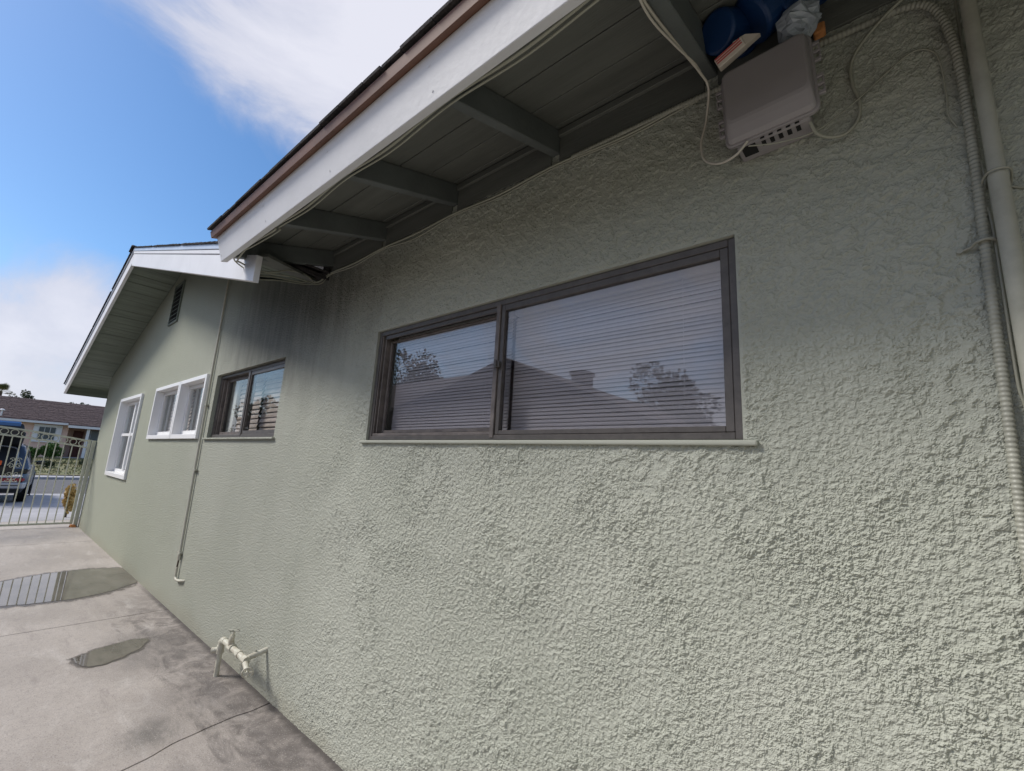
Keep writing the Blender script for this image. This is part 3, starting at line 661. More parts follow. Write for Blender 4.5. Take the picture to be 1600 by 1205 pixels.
# white single window with crossing bars
x0, x1, z0, z1 = holes[0]
win = frame_mb(x0, x1, z0, z1, (.06, .05, .06, .05), -.03, .125).build('window', VINYL, house, bevel=.003)
frame_mb(x0+.062, x1-.052, z0+.062, z1-.052, (.06, .05, .05, .05), .07, .11).build('sash', VINYL, win, bevel=.003)
bar('glazing_bar', x0+.125, x1-.105, .06, .085, 1.70, 1.745, VINYL, win)
bar('glazing_bar', -9.36, -9.28, .055, .088, z0+.114, z1-.104, VINYL, win)
pane(x0+.12, x1-.10, .09, z0+.11, z1-.10, GLASS_F, win)
slats(x0+.12, x1-.10, .19, z0+.06, z1-.06, .06, .062, R_(60), BLIND, win)
room(x0, x1, z0, z1, .126, win)

# ------------------------------------------------------------------ pipes, conduits, cables on the wall
def cable(name, pts, r, m, label, n=6, smooth=8, cat='cable'):
    o = MB().tube(crom(pts, smooth), r, n).build(name, m, smooth=True); return tag(o, label, cat)
# thin gas pipe dropping between the windows
gp_ = empty('drop_pipe', (0, 0, 0)); tag(gp_, 'thin cream pipe dropping down the wall between white and bronze windows', 'pipe')
MB().tube([(-5.405, -.018, 3.72), (-5.385, -.018, 2.4), (-5.36, -.018, 1.5), (-5.33, -.018, .52)], .0115, 8).build('pipe_run', PIPE_L, gp_, smooth=True)
MB().tube([(-5.33, -.018, .54), (-5.33, -.018, .47)], .016, 8).build('coupling', PIPE_C, gp_, smooth=True)
MB().tube([(-5.33, -.018, .475), (-5.33, -.022, .40)], .008, 8).build('bare_joint', BARK, gp_, smooth=True)
MB().tube(crom([(-5.33, -.02, .41), (-5.33, -.02, .335), (-5.325, -.02, .315), (-5.29, -.02, .30), (-5.22, -.018, .305), (-5.14, -.016, .318), (-5.11, .004, .32)], 6), .011, 8).build('hook_end', PIPE_C, gp_, smooth=True)
for z in (1.32, .53, 1.98): MB().box(-5.40, -5.30 if z < 1.9 else -5.34, -.030, .0, z, z+.012).build('pipe_strap', CONDUIT, gp_)
# ribbed flexible conduit: along the top of the wall, over a bend, and down
cpts = crom([(-.95, -.014, 2.846), (-.5, -.014, 2.842), (-.20, -.014, 2.832), (.06, -.016, 2.815), (.135, -.02, 2.806), (.180, -.022, 2.77), (.203, -.02, 2.69), (.214, -.018, 2.56), (.214, -.016, 2.3), (.209, -.016, 2.05), (.204, -.016, 1.7), (.200, -.016, 1.43), (.197, -.016, 1.0), (.195, -.016, .35)], 12)
res = []; step = .0022; acc = 0
for a, b in zip(cpts[:-1], cpts[1:]):
    l = (b-a).length; t = acc
    while t < l: res.append(a+(b-a)*(t/l)); t += step
    acc = t-l
tag(MB().tube(res, .01, 10, rf=lambda k: .0088+.0022*(.5+.5*math.cos(k*2*math.pi/5))).build('flexible_conduit', CONDUIT, smooth=True), 'ribbed metal conduit arching down the wall beside the big pipe', 'conduit')
cl = tag(empty('conduit_clamp', (0, 0, 0)), 'small metal strap clamping the ribbed conduit to the wall', 'clamp')
MB().tube(crom([(.165, -.004, 2.075), (.187, -.010, 2.08), (.195, -.026, 2.083), (.210, -.032, 2.085), (.225, -.024, 2.083), (.230, -.008, 2.08)], 5), .004, 6).build('strap', CONDUIT, cl, smooth=True)
MB().tube([(.168, 0, 2.075), (.168, -.012, 2.075)], .006, 8).build('screw', CONDUIT, cl)
# big painted pipe
bp_ = tag(empty('vent_pipe', (0, 0, 0)), 'thick green painted pipe running up the wall at the right edge', 'pipe')
MB().tube([(.250, -.040, 0), (.246, -.040, 1.2), (.243, -.040, 2.232)], .0175, 16).build('lower_length', PIPE, bp_, smooth=True)
MB().tube([(.243, -.040, 2.232), (.241, -.040, 3.0)], .0152, 16).build('upper_length', PIPE, bp_, smooth=True)
MB().tube(crom([(.222, 0, 2.225), (.219, -.03, 2.23), (.227, -.058, 2.235), (.245, -.062, 2.236), (.262, -.05, 2.233), (.268, -.01, 2.225), (.268, 0, 2.22)], 5), .0025, 6).build('wire_strap', CONDUIT, bp_, smooth=True)
# cables
cable('cable', [(.226, -.012, 2.80), (.224, -.012, 2.55), (.222, -.012, 2.35), (.2255, -.014, 2.25), (.2195, -.014, 2.19), (.226, -.012, 2.13), (.2265, -.012, 1.95), (.2265, -.011, 1.75), (.232, -.011, 1.68), (.230, -.011, 1.5), (.235, -.011, 1.2), (.236, -.011, .6)], .0034, CABLE_G, 'green painted cable squeezed between ribbed conduit and thick pipe')
cable('cable', [(.240, -.010, 2.232), (.285, -.008, 2.20), (.34, -.006, 2.20), (.6, -.006, 2.22)], .003, CABLE_G, 'thin wire leaving the thick pipe to the right')
cable('cable', [(.60, -.02, 2.90), (.22, -.03, 2.86), (.12, -.03, 2.825), (.04, -.02, 2.765), (0.005, -.012, 2.71), (.004, -.012, 2.64), (.015, -.012, 2.58), (.008, -.014, 2.525), (-.02, -.02, 2.49), (-.055, -.03, 2.487), (-.085, -.05, 2.50), (-.10, -.07, 2.535)], .0048, CABLE_G, 'green cable looping from the grey box up to the eave')
cable('cable', [(-.255, -.09, 2.515), (-.18, -.075, 2.50), (-.09, -.05, 2.51), (.0, -.02, 2.575), (.08, -.008, 2.64), (.135, -.008, 2.67), (.170, -.008, 2.65), (.183, -.008, 2.60), (.185, -.008, 2.50), (.183, -.008, 2.45), (.195, -.008, 2.405)], .0022, CABLE_G, 'hair thin yellowish wire strung from the grey box to the conduit')
cable('cable', [(-.395, -.66, 2.74), (-.40, -.52, 2.735), (-.385, -.30, 2.775), (-.368, -.16, 2.79), (-.362, -.10, 2.775), (-.385, -.055, 2.70), (-.405, -.05, 2.62), (-.39, -.06, 2.545), (-.34, -.08, 2.50), (-.29, -.095, 2.497), (-.255, -.10, 2.525)], .0042, CABLE_W, 'cream cable hanging in a loop left of the grey box')
cable('cable', [(-.398, -.67, 2.745), (-.405, -.50, 2.728), (-.39, -.34, 2.758), (-.372, -.22, 2.785), (-.37, -.16, 2.80)], .0036, CABLE_W, 'short cream cable tail hanging along the rafter beside the looped one')
# twin cables under the rafters along the wall and on the fascia
pts = []
k = 0
xx = -.95
pa = [(.0, -.012, 2.846)]
p1 = [(-.42, -.012, 2.85)]; p2 = [(-.42, -.010, 2.835)]
for xr in (-1.03, -1.70, -2.37, -3.04):
    p1 += [(xr+.33, -.014, 2.832+random.uniform(-.006, .006)), (xr, -.016, 2.846)]; p2 += [(xr+.33, -.011, 2.815+random.uniform(-.008, .006)), (xr, -.012, 2.838)]
p1 += [(-3.13, -.05, 2.79), (-3.16, -.12, 2.772), (-3.13, -.2, 2.735), (-3.10, -.36, 2.70), (-3.0, -.5, 2.63)]
p2 += [(-3.10, -.04, 2.775), (-3.12, -.11, 2.745), (-3.10, -.2, 2.712), (-3.06, -.34, 2.672), (-2.98, -.5, 2.60)]
cable('cable', p1, .0058, CABLE_G, 'upper of two green painted cables following the wall under the rafters')
cable('cable', p2, .0038, CABLE_G, 'lower thinner painted cable following the wall under the rafters')
f1 = [(1.6, -.655, 2.685), (.3, -.652, 2.683)]; f2 = [(1.6, -.64, 2.69), (.3, -.636, 2.686)]
for xr in (-.36, -1.03, -1.70, -2.36, -2.72):
    f1 += [(xr+.33, -.648, 2.672), (xr, -.650, 2.690)]; f2 += [(xr+.33, -.625, 2.680), (xr, -.632, 2.692)]
f1 += [(-2.93, -.64, 2.66), (-3.02, -.60, 2.685), (-3.04, -.50, 2.68), (-3.03, -.40, 2.70), (-3.05, -.30, 2.76), (-3.12, -.15, 2.80), (-3.2, -.05, 2.80)]
f2 += [(-2.90, -.645, 2.695), (-3.03, -.63, 2.69), (-3.05, -.52, 2.66), (-3.04, -.42, 2.685), (-3.06, -.25, 2.73), (-3.15, -.06, 2.77)]
cable('cable', f1, .0052, CABLE_G, 'grey green cable clipped along the back of the white fascia')
cable('cable', f2, .0042, CABLE_G, 'thinner cable sagging beside the one on the white fascia')

# ------------------------------------------------------------------ grey network box under the eave, with things stored above it
ub = tag(empty('utility_box', (-.19, -.004, 2.526)), 'grey plastic network box mounted on the wall under the eave', 'utility box')
ub.rotation_euler = (R_(.8), R_(-2.0), R_(-1.6))
def ubx(n, a, b, c, d, e, f, m, bev=0, seg=2, par=None): return MB().box(a, b, c, d, e, f).build(n, m, par or ub, bevel=bev, seg=seg)
body = ubx('case', -.098, .098, -.085, .0, 0.0, .245, BOXGREY, .008)
zb, zt = .012, .262; w_ = .117
def rrect(x0, x1, z0, z1, r, y, k=5):
    o = []
    for cx, cz, a0 in ((x1-r, z1-r, 0), (x0+r, z1-r, 90), (x0+r, z0+r, 180), (x1-r, z0+r, 270)):
        for q in range(k+1): t = R_(a0+90*q/k); o.append((cx+r*math.cos(t), y, cz+r*math.sin(t)))
    return o
def loft(rings):
    mb = MB(); n = len(rings[0])
    for r in rings: mb.v += r
    for k in range(len(rings)-1):
        for j in range(n): j2 = (j+1) % n; mb.f.append((k*n+j, k*n+j2, (k+1)*n+j2, (k+1)*n+j))
    mb.f.append(tuple(range((len(rings)-1)*n, len(rings)*n))); mb.f.append(tuple(range(n-1, -1, -1))); return mb
loft([rrect(-w_, w_, zb, zt, .018, -.086), rrect(-w_, w_, zb, zt, .018, -.100), rrect(-w_+.002, w_-.002, zb+.010, zt-.003, .018, -.110),
      rrect(-w_+.004, w_-.004, zb+.034, zt-.006, .018, -.121), rrect(-w_+.008, w_-.008, zb+.050, zt-.010, .018, -.127), rrect(-w_+.014, w_-.014, zb+.060, zt-.016, .016, -.129)]).build('lid', BOXGREY, ub, smooth=False, bevel=.0015)
for sx_ in (-1, 1):
    for zz in (.03, .24): MB().tube([(sx_*(w_-.012), -.100, zz), (sx_*(w_-.012), -.1015, zz)], .004, 8)
loft([rrect(-w_-.007, w_+.007, zb-.006, zt+.006, .022, -.084), rrect(-w_-.007, w_+.007, zb-.006, zt+.006, .022, -.093), rrect(-w_-.004, w_+.004, zb-.003, zt+.003, .020, -.095)]).build('lid_rim', BOXGREY, ub)
for k in range(5):
    xk = -.025+.0225*k; ubx('vent_slot', xk-.0055, xk+.0055, -.0865, -.0845, .0005-.0001, .0225-.012, DARK)
for k in range(5):
    xk = -.025+.0225*k
    MB().box(xk-.0055, xk+.0055, -.074, -.050, -.0012, .002).build('vent_slot', DARK, ub)
MB().box(-.085, -.046, -.080, -.030, -.0012, .002).build('cable_opening', DARK, ub)
for sx_ in (-1, 1):
    for zz in (.055, .165):
        a = sx_*(w_+.006); b = sx_*(w_+.024); lo, hi = min(a, b), max(a, b)
        mbt = MB().box(lo, hi, -.094, -.084, zz, zz+.012).box(lo, hi, -.094, -.084, zz+.028, zz+.038).box(lo, hi, -.094, -.084, zz+.054, zz+.066)
        xo0, xo1 = (hi-.005, hi) if sx_ > 0 else (lo, lo+.005)
        mbt.box(xo0, xo1, -.094, -.084, zz+.012, zz+.028).box(xo0, xo1, -.094, -.084, zz+.038, zz+.054); mbt.build('lid_latch', BOXGREY, ub, bevel=.002)
# blue plastic tubs wedged between rafters above the box
def tub(loc, rot, r, l, label):
    t = tag(empty('blue_tub', loc), label, 'tub'); t.rotation_euler = rot
    MB().tube([(0, 0, 0), (0, 0, .004), (0, 0, .010), (0, 0, l*.6), (0, 0, l)], [r*.86, r*.97, r, r*1.04, r*1.10], 28).build('shell', BLUE, t, smooth=False, bevel=.002)
    MB().tube([(0, 0, l*.9), (0, 0, l*.93), (0, 0, l*.97), (0, 0, l)], [r*1.11, r*1.15, r*1.15, r*1.11], 28).build('rim', BLUE, t)
    return t
tub((-.315, -.17, 2.905), (R_(-62), 0, R_(-25)), .062, .15, 'leftmost blue plastic tub wedged beside the rafter, its round base showing')
tub((-.225, -.13, 2.915), (R_(-40), R_(30), R_(-40)), .075, .16, 'larger middle blue plastic tub lying above the grey box')
tub((-.150, -.10, 2.905), (R_(-50), R_(25), R_(-60)), .050, .12, 'small blue plastic tub half hidden behind the grey box')
bagv = MB(); 
import itertools
bg_n = 14
for i_ in range(bg_n+1):
    for j_ in range(bg_n):
        th = math.pi*i_/bg_n; ph = 2*math.pi*j_/bg_n
        d_ = Vector((math.sin(th)*math.cos(ph), math.sin(th)*math.sin(ph), math.cos(th)))
        rr = 1+.45*mnoise.noise(d_*2.1+Vector((3, 1, 2)))+.25*mnoise.noise(d_*5)
        bagv.v.append((d_.x*.055*rr, d_.y*.05*rr, d_.z*.05*rr))
for i_ in range(bg_n):
    for j_ in range(bg_n):
        a = i_*bg_n+j_; b = i_*bg_n+(j_+1) % bg_n; bagv.f.append((a, b, b+bg_n, a+bg_n))
tag(bagv.build('plastic_bag', BAG, loc=(-.105, -.10, 2.855)), 'crumpled translucent plastic bag stuffed above the right end of the box', 'bag')
pk = tag(empty('paper_packet', (-.305, -.135, 2.795)), 'folded paper packet with red stripes tucked behind the grey box', 'packet')
pk.rotation_euler = (R_(25), R_(-20), R_(-5))
MB().box(-.012, .075, -.02, .02, 0, .032).build('packet_body', PAPER, pk, bevel=.003)
for k in range(3): MB().box(-.010, .068, -.0208, -.0202, .012+.007*k, .016+.007*k).build('red_stripe', REDINK, pk)
MB().hexa([(.05, -.02, .002), (.115, -.012, .0), (.115, .012, 0), (.05, .02, .002), (.05, -.02, .034), (.085, -.012, .03), (.085, .012, .03), (.05, .02, .034)]).build('packet_flap', PAPER, pk)
tag(MB().box(-.075, -.045, -.05, -.02, 2.835, 2.87).build('brick_scrap', BRICK, bevel=.004), 'scrap of orange brick beside the plastic bag under the eave', 'brick')

# ------------------------------------------------------------------ standpipe with two valves at the foot of the wall
st = tag(empty('standpipe', (-3.66, -.12, 0)), 'cream painted water standpipe with two valves at the foot of the wall', 'standpipe')
def stb(n, pts, r, m=PIPE_C, k=12): 
    p = [Vector(q)-Vector((-3.66, -.12, 0)) for q in pts]; return MB().tube(p, r, k).build(n, m, st, smooth=False)
stb('riser', [(-3.66, -.12, -.02), (-3.66, -.12, .19)], .0165)
stb('fitting', [(-3.66, -.12, .145), (-3.66, -.12, .195)], .0235)
stb('outlet', [(-3.66, -.12, .168), (-3.685, -.150, .163), (-3.695, -.160, .162)], [.015, .018, .019])
stb('elbow', crom([(-3.66, -.12, .17), (-3.655, -.12, .215), (-3.63, -.12, .235), (-3.60, -.12, .236)], 5), .021)
stb('manifold', [(-3.63, -.12, .236), (-3.24, -.12, .226)], .0185)
for xa, ra, la in ((-3.50, .027, .055), (-3.36, .023, .035), (-3.255, .024, .05)):
    zz = .236-.0256*(xa+3.63); stb('coupling', [(xa, -.12, zz), (xa+la, -.12, zz-.001)], ra, PIPE_C, 8)
stb('valve_stem', [(-3.475, -.12, .235), (-3.475, -.128, .275), (-3.455, -.130, .315)], [.021, .018, .014])
stb('valve_stem', [(-3.455, -.130, .31), (-3.440, -.132, .345)], .008)
stb('valve_handle', [(-3.50, -.142, .338), (-3.385, -.122, .356)], .005, CONDUIT, 8)
stb('valve_handle', [(-3.442, -.160, .345), (-3.44, -.105, .347)], .005, CONDUIT, 8)
stb('feed_pipe', [(-3.25, -.12, .228), (-3.235, -.10, .232), (-3.215, .01, .262)], .0165)
stb('strap', [(-3.228, -.062, .222), (-3.228, -.062, .272)], [.004, .004], CONDUIT)
stb('bib_neck', [(-3.235, -.12, .224), (-3.17, -.134, .208), (-3.125, -.142, .200)], [.018, .016, .014])
wh = MB(); cw = Vector((-3.105, -.146, .196)); ax = Vector((.85, -.40, -.2)).normalized(); a1 = ax.cross(Vector((0, 0, 1))).normalized(); a2 = ax.cross(a1)
ring = [cw+a1*math.cos(t)*.030+a2*math.sin(t)*.030 for t in [2*math.pi*k/20 for k in range(21)]]
wh.tube([p-Vector((-3.66, -.12, 0)) for p in ring], .0052, 6)
for t in (0, math.pi/2): 
    d_ = a1*math.cos(t)+a2*math.sin(t); wh.tube([cw-d_*.028-Vector((-3.66, -.12, 0)), cw+d_*.028-Vector((-3.66, -.12, 0))], .0045, 6)
wh.build('handwheel', PIPE_C, st, smooth=True)
stb('handwheel_hub', [cw-ax*.02, cw+ax*.008], .009)

# ------------------------------------------------------------------ gate
GX = -11.86; GY1, GY0 = -.105, -3.45
gate = tag(empty('driveway_gate', (GX, -1.8, 0)), 'sage painted iron driveway gate with ring band and scroll ornament', 'gate')
O = Vector((GX, -1.8, 0))
def gtop(y): t = (GY1-y)/(GY1-GY0); return 1.615+.17*math.sin(math.pi*max(0, min(1, t)))
def gb(n, pts, r, k=6, m=GATE): return MB().tube([Vector(p)-O for p in pts], r, k).build(n, m, gate, smooth=k > 6)
def railbar(dz, h, t):
    mb = MB(); n = 24
    for k in range(n):
        ya = GY1+(GY0-GY1)*k/n; yb = GY1+(GY0-GY1)*(k+1)/n; za, zb = gtop(ya)+dz, gtop(yb)+dz
        mb.hexa([(-t, yb+1.8, zb), (t, yb+1.8, zb), (t, ya+1.8, za), (-t, ya+1.8, za), (-t, yb+1.8, zb+h), (t, yb+1.8, zb+h), (t, ya+1.8, za+h), (-t, ya+1.8, za+h)])
    return mb.build('top_rail' if dz > -.1 else 'ring_rail', GATE, gate)
railbar(-.03, .03, .018); railbar(-.158, .026, .018)
MB().box(-.018, .018, GY0+1.8, GY1+1.8, .055, .09).build('bottom_rail', GATE, gate, bevel=.002)
MB().box(-.019, .019, GY1-.02+1.8, GY1+.022+1.8, .05, 1.625).build('stile', GATE, gate, bevel=.003)
MB().box(-.019, .019, GY0-.02+1.8, GY0+.02+1.8, .05, 1.62).build('stile', GATE, gate, bevel=.003)
k = 0; y = GY1-.115
while y > GY0+.05:
    gb('bar', [(GX, y, .085), (GX, y, gtop(y)-.15)], .0085); y -= .112
y = GY1-.10
while y > GY0+.06:
    zc = gtop(y)-.081; rg = [(GX, y+.048*math.cos(t), zc+.048*math.sin(t)) for t in [2*math.pi*q/22 for q in range(23)]]
    gb('ring', rg, .0068, 6); y -= .128
def scroll(yc, zc):
    def spiral(y0, z0, sy_, sz_, r0=.042, turns=1.35, a0=0):
        p = []
        for q in range(28):
            u = q/27; r = r0*(1-.82*u); a = a0+u*turns*2*math.pi; p.append((GX+.012, y0+sy_*r*math.cos(a), z0+sz_*r*math.sin(a)))
        return p
    for s in (-1, 1):
        for zz, fz in ((zc+.09, 1), (zc-.05, -1)):
            gb('scroll', [(GX+.012, yc+s*.006, zz+fz*.11), (GX+.012, yc+s*.05, zz+fz*.075)]+spiral(yc+s*.046, zz, s, fz), .0052, 6)
        gb('scroll', spiral(yc+s*.036, zc+.20, s, 1, .034, 1.1), .0052, 6)
        gb('scroll', spiral(yc+s*.036, zc-.16, s, -1, .034, 1.1), .0052, 6)
scroll(GY1-.115-.112*7, 1.0); scroll(GY1-.115-.112*20, 1.0)
post = tag(MB().box(GX-.028, GX+.028, -.070, -.012, 0, 1.615).build('gate_post', GATE, bevel=.004), 'slim sage iron post between the gate and the house corner', 'post')
tag(MB().hexa([(GX+.02, -.13, 0), (GX+.10, -.10, 0), (GX+.12, -.03, 0), (GX+.03, -.04, 0), (GX+.03, -.12, .05), (GX+.09, -.10, .055), (GX+.10, -.045, .04), (GX+.04, -.05, .045)]).build('brick_chunk', BRICK, bevel=.006), 'broken chunk of orange brick at the foot of the gate post', 'brick')

# ------------------------------------------------------------------ plants
def foliage(name, blobs, n, size, m, parent, droop=0, seed=1):
    """leaf-sized quads gathered on clump shells: blobs = [(centre, radius xyz)]"""
    rn = random.Random(seed); mb = MB()
    vol = [r[0]*r[1]*r[2] for _, r in blobs]; tot = sum(v**.67 for v in vol)
    for (c, r), v in zip(blobs, vol):
        c = Vector(c)
        for _ in range(int(n*v**.67/tot)):
            d = Vector((rn.gauss(0, 1), rn.gauss(0, 1), rn.gauss(0, 1))).normalized()
            rad = rn.uniform(.45, 1.05)**.6
            p = c+Vector((d.x*r[0], d.y*r[1], d.z*r[2]))*rad
            a = (d+Vector((rn.gauss(0, .6), rn.gauss(0, .6), rn.gauss(0, .6)-droop))).normalized(); b = a.cross(Vector((rn.gauss(0, 1), rn.gauss(0, 1), rn.gauss(0, 1)))).normalized()
            l = size*rn.uniform(.6, 1.3); ww = l*.38
            mb.quad(p-b*ww*.2, p+a*l*.5-b*ww, p+a*l, p+a*l*.5+b*ww)
    return mb.build(name, m, parent)
def crown_blobs(c, R, n, seed, sub=.42):
    rn = random.Random(seed); o = []
    for _ in range(n):
        d = Vector((rn.gauss(0, 1), rn.gauss(0, 1), rn.gauss(0, 1))).normalized()*rn.uniform(.35, .95)
        k = sub*rn.uniform(.6, 1.15); o.append((Vector(c)+Vector((d.x*R[0], d.y*R[1], d.z*R[2])), (R[0]*k, R[1]*k, R[2]*k)))
    return o
def tree(name, loc, h, R, label, n=5000, size=.22, m=LEAF_D, seed=3, group=None, ch=.62, nb=16):
    t = tag(empty(name, loc), label, 'tree', group); rn = random.Random(seed)
    top = h*ch; tr = MB().tube([(0, 0, -.2), (.02*h, .01*h, h*.25), (-.01*h, .02*h, h*.45), (0, 0, top)], [h*.035, h*.026, h*.02, h*.012], 9)
    bl = crown_blobs((0, 0, top), R, nb, seed)
    for c, r in bl[:9]: tr.tube([(0, 0, h*.40), (c.x*.5, c.y*.5, (h*.4+c.z)/2+.1), tuple(c)], [h*.013, h*.009, h*.003], 6)
    tr.build('trunk', BARK, t, smooth=True); foliage('crown', bl, n, size, m, t, .2, seed); return t
def bush(loc, R, label, m, n=900, size=.12, seed=1, group=None, nb=7):
    t = tag(empty('bush', loc), label, 'bush', group)
    MB().tube([(0, 0, -.03), (0, 0, R[2]*.7)], [.03, .012], 6).build('stem', BARK, t)
    foliage('foliage', crown_blobs((0, 0, R[2]*.95), (R[0]*.6, R[1]*.6, R[2]*.6), nb, seed, .6), n, size, m, t, 0, seed); return t
bush((-13.55, -.03, gz(-13.5)-.02), (.16, .13, .44), 'dry yellow leafed plant behind the gate post', LEAF_Y, 1300, .055, 4, None, 14)
bush((-44, .75, gz(-44)), (.7, .55, .62), 'bright green rounded shrub left of the pair before the pink house', LEAF, 1600, .14, 5)
bush((-44, 1.70, gz(-44)), (.80, .72, .80), 'larger green rounded shrub below the far white framed window', LEAF, 1900, .14, 6)
bush((-39, 1.35, gz(-39)), (.5, .40, .24), 'low dark shrub on the dry lawn below the green shrubs', LEAF_D, 700, .1, 7)
bush((-40.5, 3.05, gz(-40.5)), (.6, .55, .28), 'low dark shrub on the dry lawn before the far porch', LEAF_D, 700, .1, 8)
# dry tufts over the lawn
tf = MB(); rn = random.Random(5)
for _ in range(5200):
    x = rn.uniform(-48, -33.8); y = rn.uniform(-3.5, 8); z = gz(x)+.02; h = rn.uniform(.04, .16); a = rn.uniform(0, 6.28)
    tf.tri((x-.03*math.cos(a), y-.03*math.sin(a), z), (x+.03*math.cos(a), y+.03*math.sin(a), z), (x+rn.uniform(-.06, .06), y+rn.uniform(-.06, .06), z+h))
tfo = tf.build('dry_grass', LAWN); tfo['kind'] = 'stuff'; tfo['label'] = 'dry grass tufts on the lawn across the street'

# ------------------------------------------------------------------ house across the street
fh = tag(empty('far_house', (-50, 3, .5)), 'pink house with dark brown shingle roof across the street', 'house')
Of = Vector((-50, 3, .5))
def fb_(n, x0, x1, y0, y1, z0, z1, m, par=None, bev=0): return MB().box(x0+50, x1+50, y0-3, y1-3, z0-.5, z1-.5).build(n, m, par or fh, bevel=bev)
fb_('wall', -58, -50.0, -1.2, 2.78, .3, 3.1, PINK)
fb_('wall', -58, -51.6, 2.78, 12, .3, 3.1, PINK)
fb_('porch_floor', -51.6, -49.6, 2.78, 12, .3, .56, SIDEWALK)
# roof
rf = MB(); yl, yr = -1.55, 12.6
def fp(x, y, z): return (x+50, y-3, z-.5)
rf.hexa([fp(-54, yl, 5.02), fp(-49.5, yl, 3.14), fp(-49.5, 2.70, 3.14), fp(-54, 2.70, 5.02), fp(-54, yl, 5.10), fp(-49.5, yl, 3.22), fp(-49.5, 2.70, 3.22), fp(-54, 2.70, 5.10)])
rf.hexa([fp(-54, 2.70, 5.02), fp(-49.15, 2.70, 2.99), fp(-49.15, yr, 2.99), fp(-54, yr, 5.02), fp(-54, 2.70, 5.10), fp(-49.15, 2.70, 3.07), fp(-49.15, yr, 3.07), fp(-54, yr, 5.10)])
rf.hexa([fp(-58.6, yl, 3.1), fp(-54, yl, 5.02), fp(-54, yr, 5.02), fp(-58.6, yr, 3.1), fp(-58.6, yl, 3.18), fp(-54, yl, 5.10), fp(-54, yr, 5.10), fp(-58.6, yr, 3.18)])
roof = rf.build('roof', SHINGLE_B, fh)
sh = MB(); rn = random.Random(9)
for r in range(22):
    x = -49.2-r*.215; z = 3.075+(-49.15-x)*(2.03/4.85); y = yl if x < -49.5 else 2.7
    while y < 7:
        wd = rn.uniform(.18, .5); t = rn.uniform(.008, .03)
        sh.quad(fp(x, y, z+t+.012), fp(x, y+wd-.01, z+t+.012), fp(x-.22, y+wd-.01, z+t*.5+.10), fp(x-.22, y, z+t*.5+.10)).quad(fp(x, y, z), fp(x, y+wd-.01, z), fp(x, y+wd-.01, z+t+.012), fp(x, y, z+t+.012)); y += wd
s_o = sh.build('shingle_courses', SHINGLE_B, roof); s_o['kind'] = 'stuff'
fb_('fascia', -49.52, -49.45, yl, 2.66, 3.04, 3.20, WHITE); fb_('fascia', -49.17, -49.10, 2.66, yr, 2.86, 3.05, WHITE)
fb_('gable_end', -57.8, -50.2, -1.19, -1.1, 3.0, 3.2, PINK)
wn = fb_('window', -50.0, -49.94, 1.14, 2.10, 1.80, 2.84, WHITE)
fb_('surround', -50.0, -49.90, .86, 2.42, 2.84, 2.98, WHITE, wn); fb_('surround', -50.0, -49.92, .86, 1.13, 1.72, 2.83, WHITE, wn); fb_('surround', -50.0, -49.92, 2.11, 2.42, 1.72, 2.83, WHITE, wn); fb_('surround', -50.0, -49.90, .86, 2.42, 1.62, 1.72, WHITE, wn)
for i_ in range(3):
    for j_ in range(2): fb_('pane', -49.945, -49.935, 1.17+.31*i_, 1.17+.31*i_+.28, 1.84+.5*j_, 1.84+.5*j_+.45, FARGLASS, wn)
dr = fb_('door', -51.6, -51.5, 3.25, 3.85, .56, 2.7, DOORRED)
for j_ in range(4): fb_('door_panel', -51.5, -51.47, 3.32, 3.78, .66+.5*j_, .66+.5*j_+.40, DOORRED, dr, .01)
fb_('porch_post', -49.5, -49.35, 3.80, 3.98, .56, 2.95, WHITE)
sc = fb_('security_screen', -49.9, -49.86, 4.05, 6.6, .56, 2.80, GREYSCREEN)
for i_ in range(9): fb_('screen_bar', -49.86, -49.83, 4.1+.28*i_, 4.13+.28*i_, .6, 2.78, SIDEWALK if i_ % 3 == 0 else GREYSCREEN, sc)
for j_ in range(4): fb_('screen_bar', -49.86, -49.825, 4.06, 6.5, .75+.55*j_, .78+.55*j_, GREYSCREEN, sc)
vp = MB().tube([(.6-0, -3.95, 2.85), (.6, -3.95, 3.28)], .05, 8).tube([(.6, -3.95, 3.24), (.6, -3.95, 3.30), (.6, -3.95, 3.36)], [.14, .15, .05], 10)
vp.build('roof_vent', WHITE, fh)
# palm and trees behind it
pm = tag(empty('palm_tree', (-62, -1.22, .4)), 'fan palm with dead frond skirt at the left edge behind the far roof', 'palm')
MB().tube([(0, 0, -.3), (.05, .02, 2), (0, 0, 4.6)], [.22, .17, .15], 10).build('trunk', BARK, pm, smooth=True)
def fronds(n, l0, up0, up1, m, name, seed, z):
    rn = random.Random(seed); mb = MB()
    for _ in range(n):
        a = rn.uniform(0, 6.28); e = rn.uniform(up0, up1); d = Vector((math.cos(a)*math.cos(e), math.sin(a)*math.cos(e), math.sin(e))); l = l0*rn.uniform(.7, 1.1)
        b = Vector((0, 0, z)); tip = b+d*l; s = d.cross(Vector((0, 0, 1))).normalized(); u = s.cross(d)
        mb.quad(b-s*.01, b+s*.01, b+d*l*.55+s*.012, b+d*l*.55-s*.012)
        for q in range(11):
            f = (q/10-.5)*2.6; ld = d*math.cos(f)+s*math.sin(f); o = b+d*l*.55; e2 = o+ld*l*.5+Vector((0, 0, -.10*l)); mm = o+ld*l*.28; ss = ld.cross(u).normalized()*.022
            mb.quad(o-ss*.3, mm-ss, e2, mm+ss)
    return mb.build(name, m, pm)
fronds(46, .95, -.1, 1.4, LEAF_P, 'crown', 2, 5.55); fronds(60, .95, -1.3, -.35, SKIRT, 'frond_skirt', 3, 5.2)
MB().tube([(0, 0, 4.5), (0, 0, 5.6)], .13, 8).build('trunk', BARK, pm)
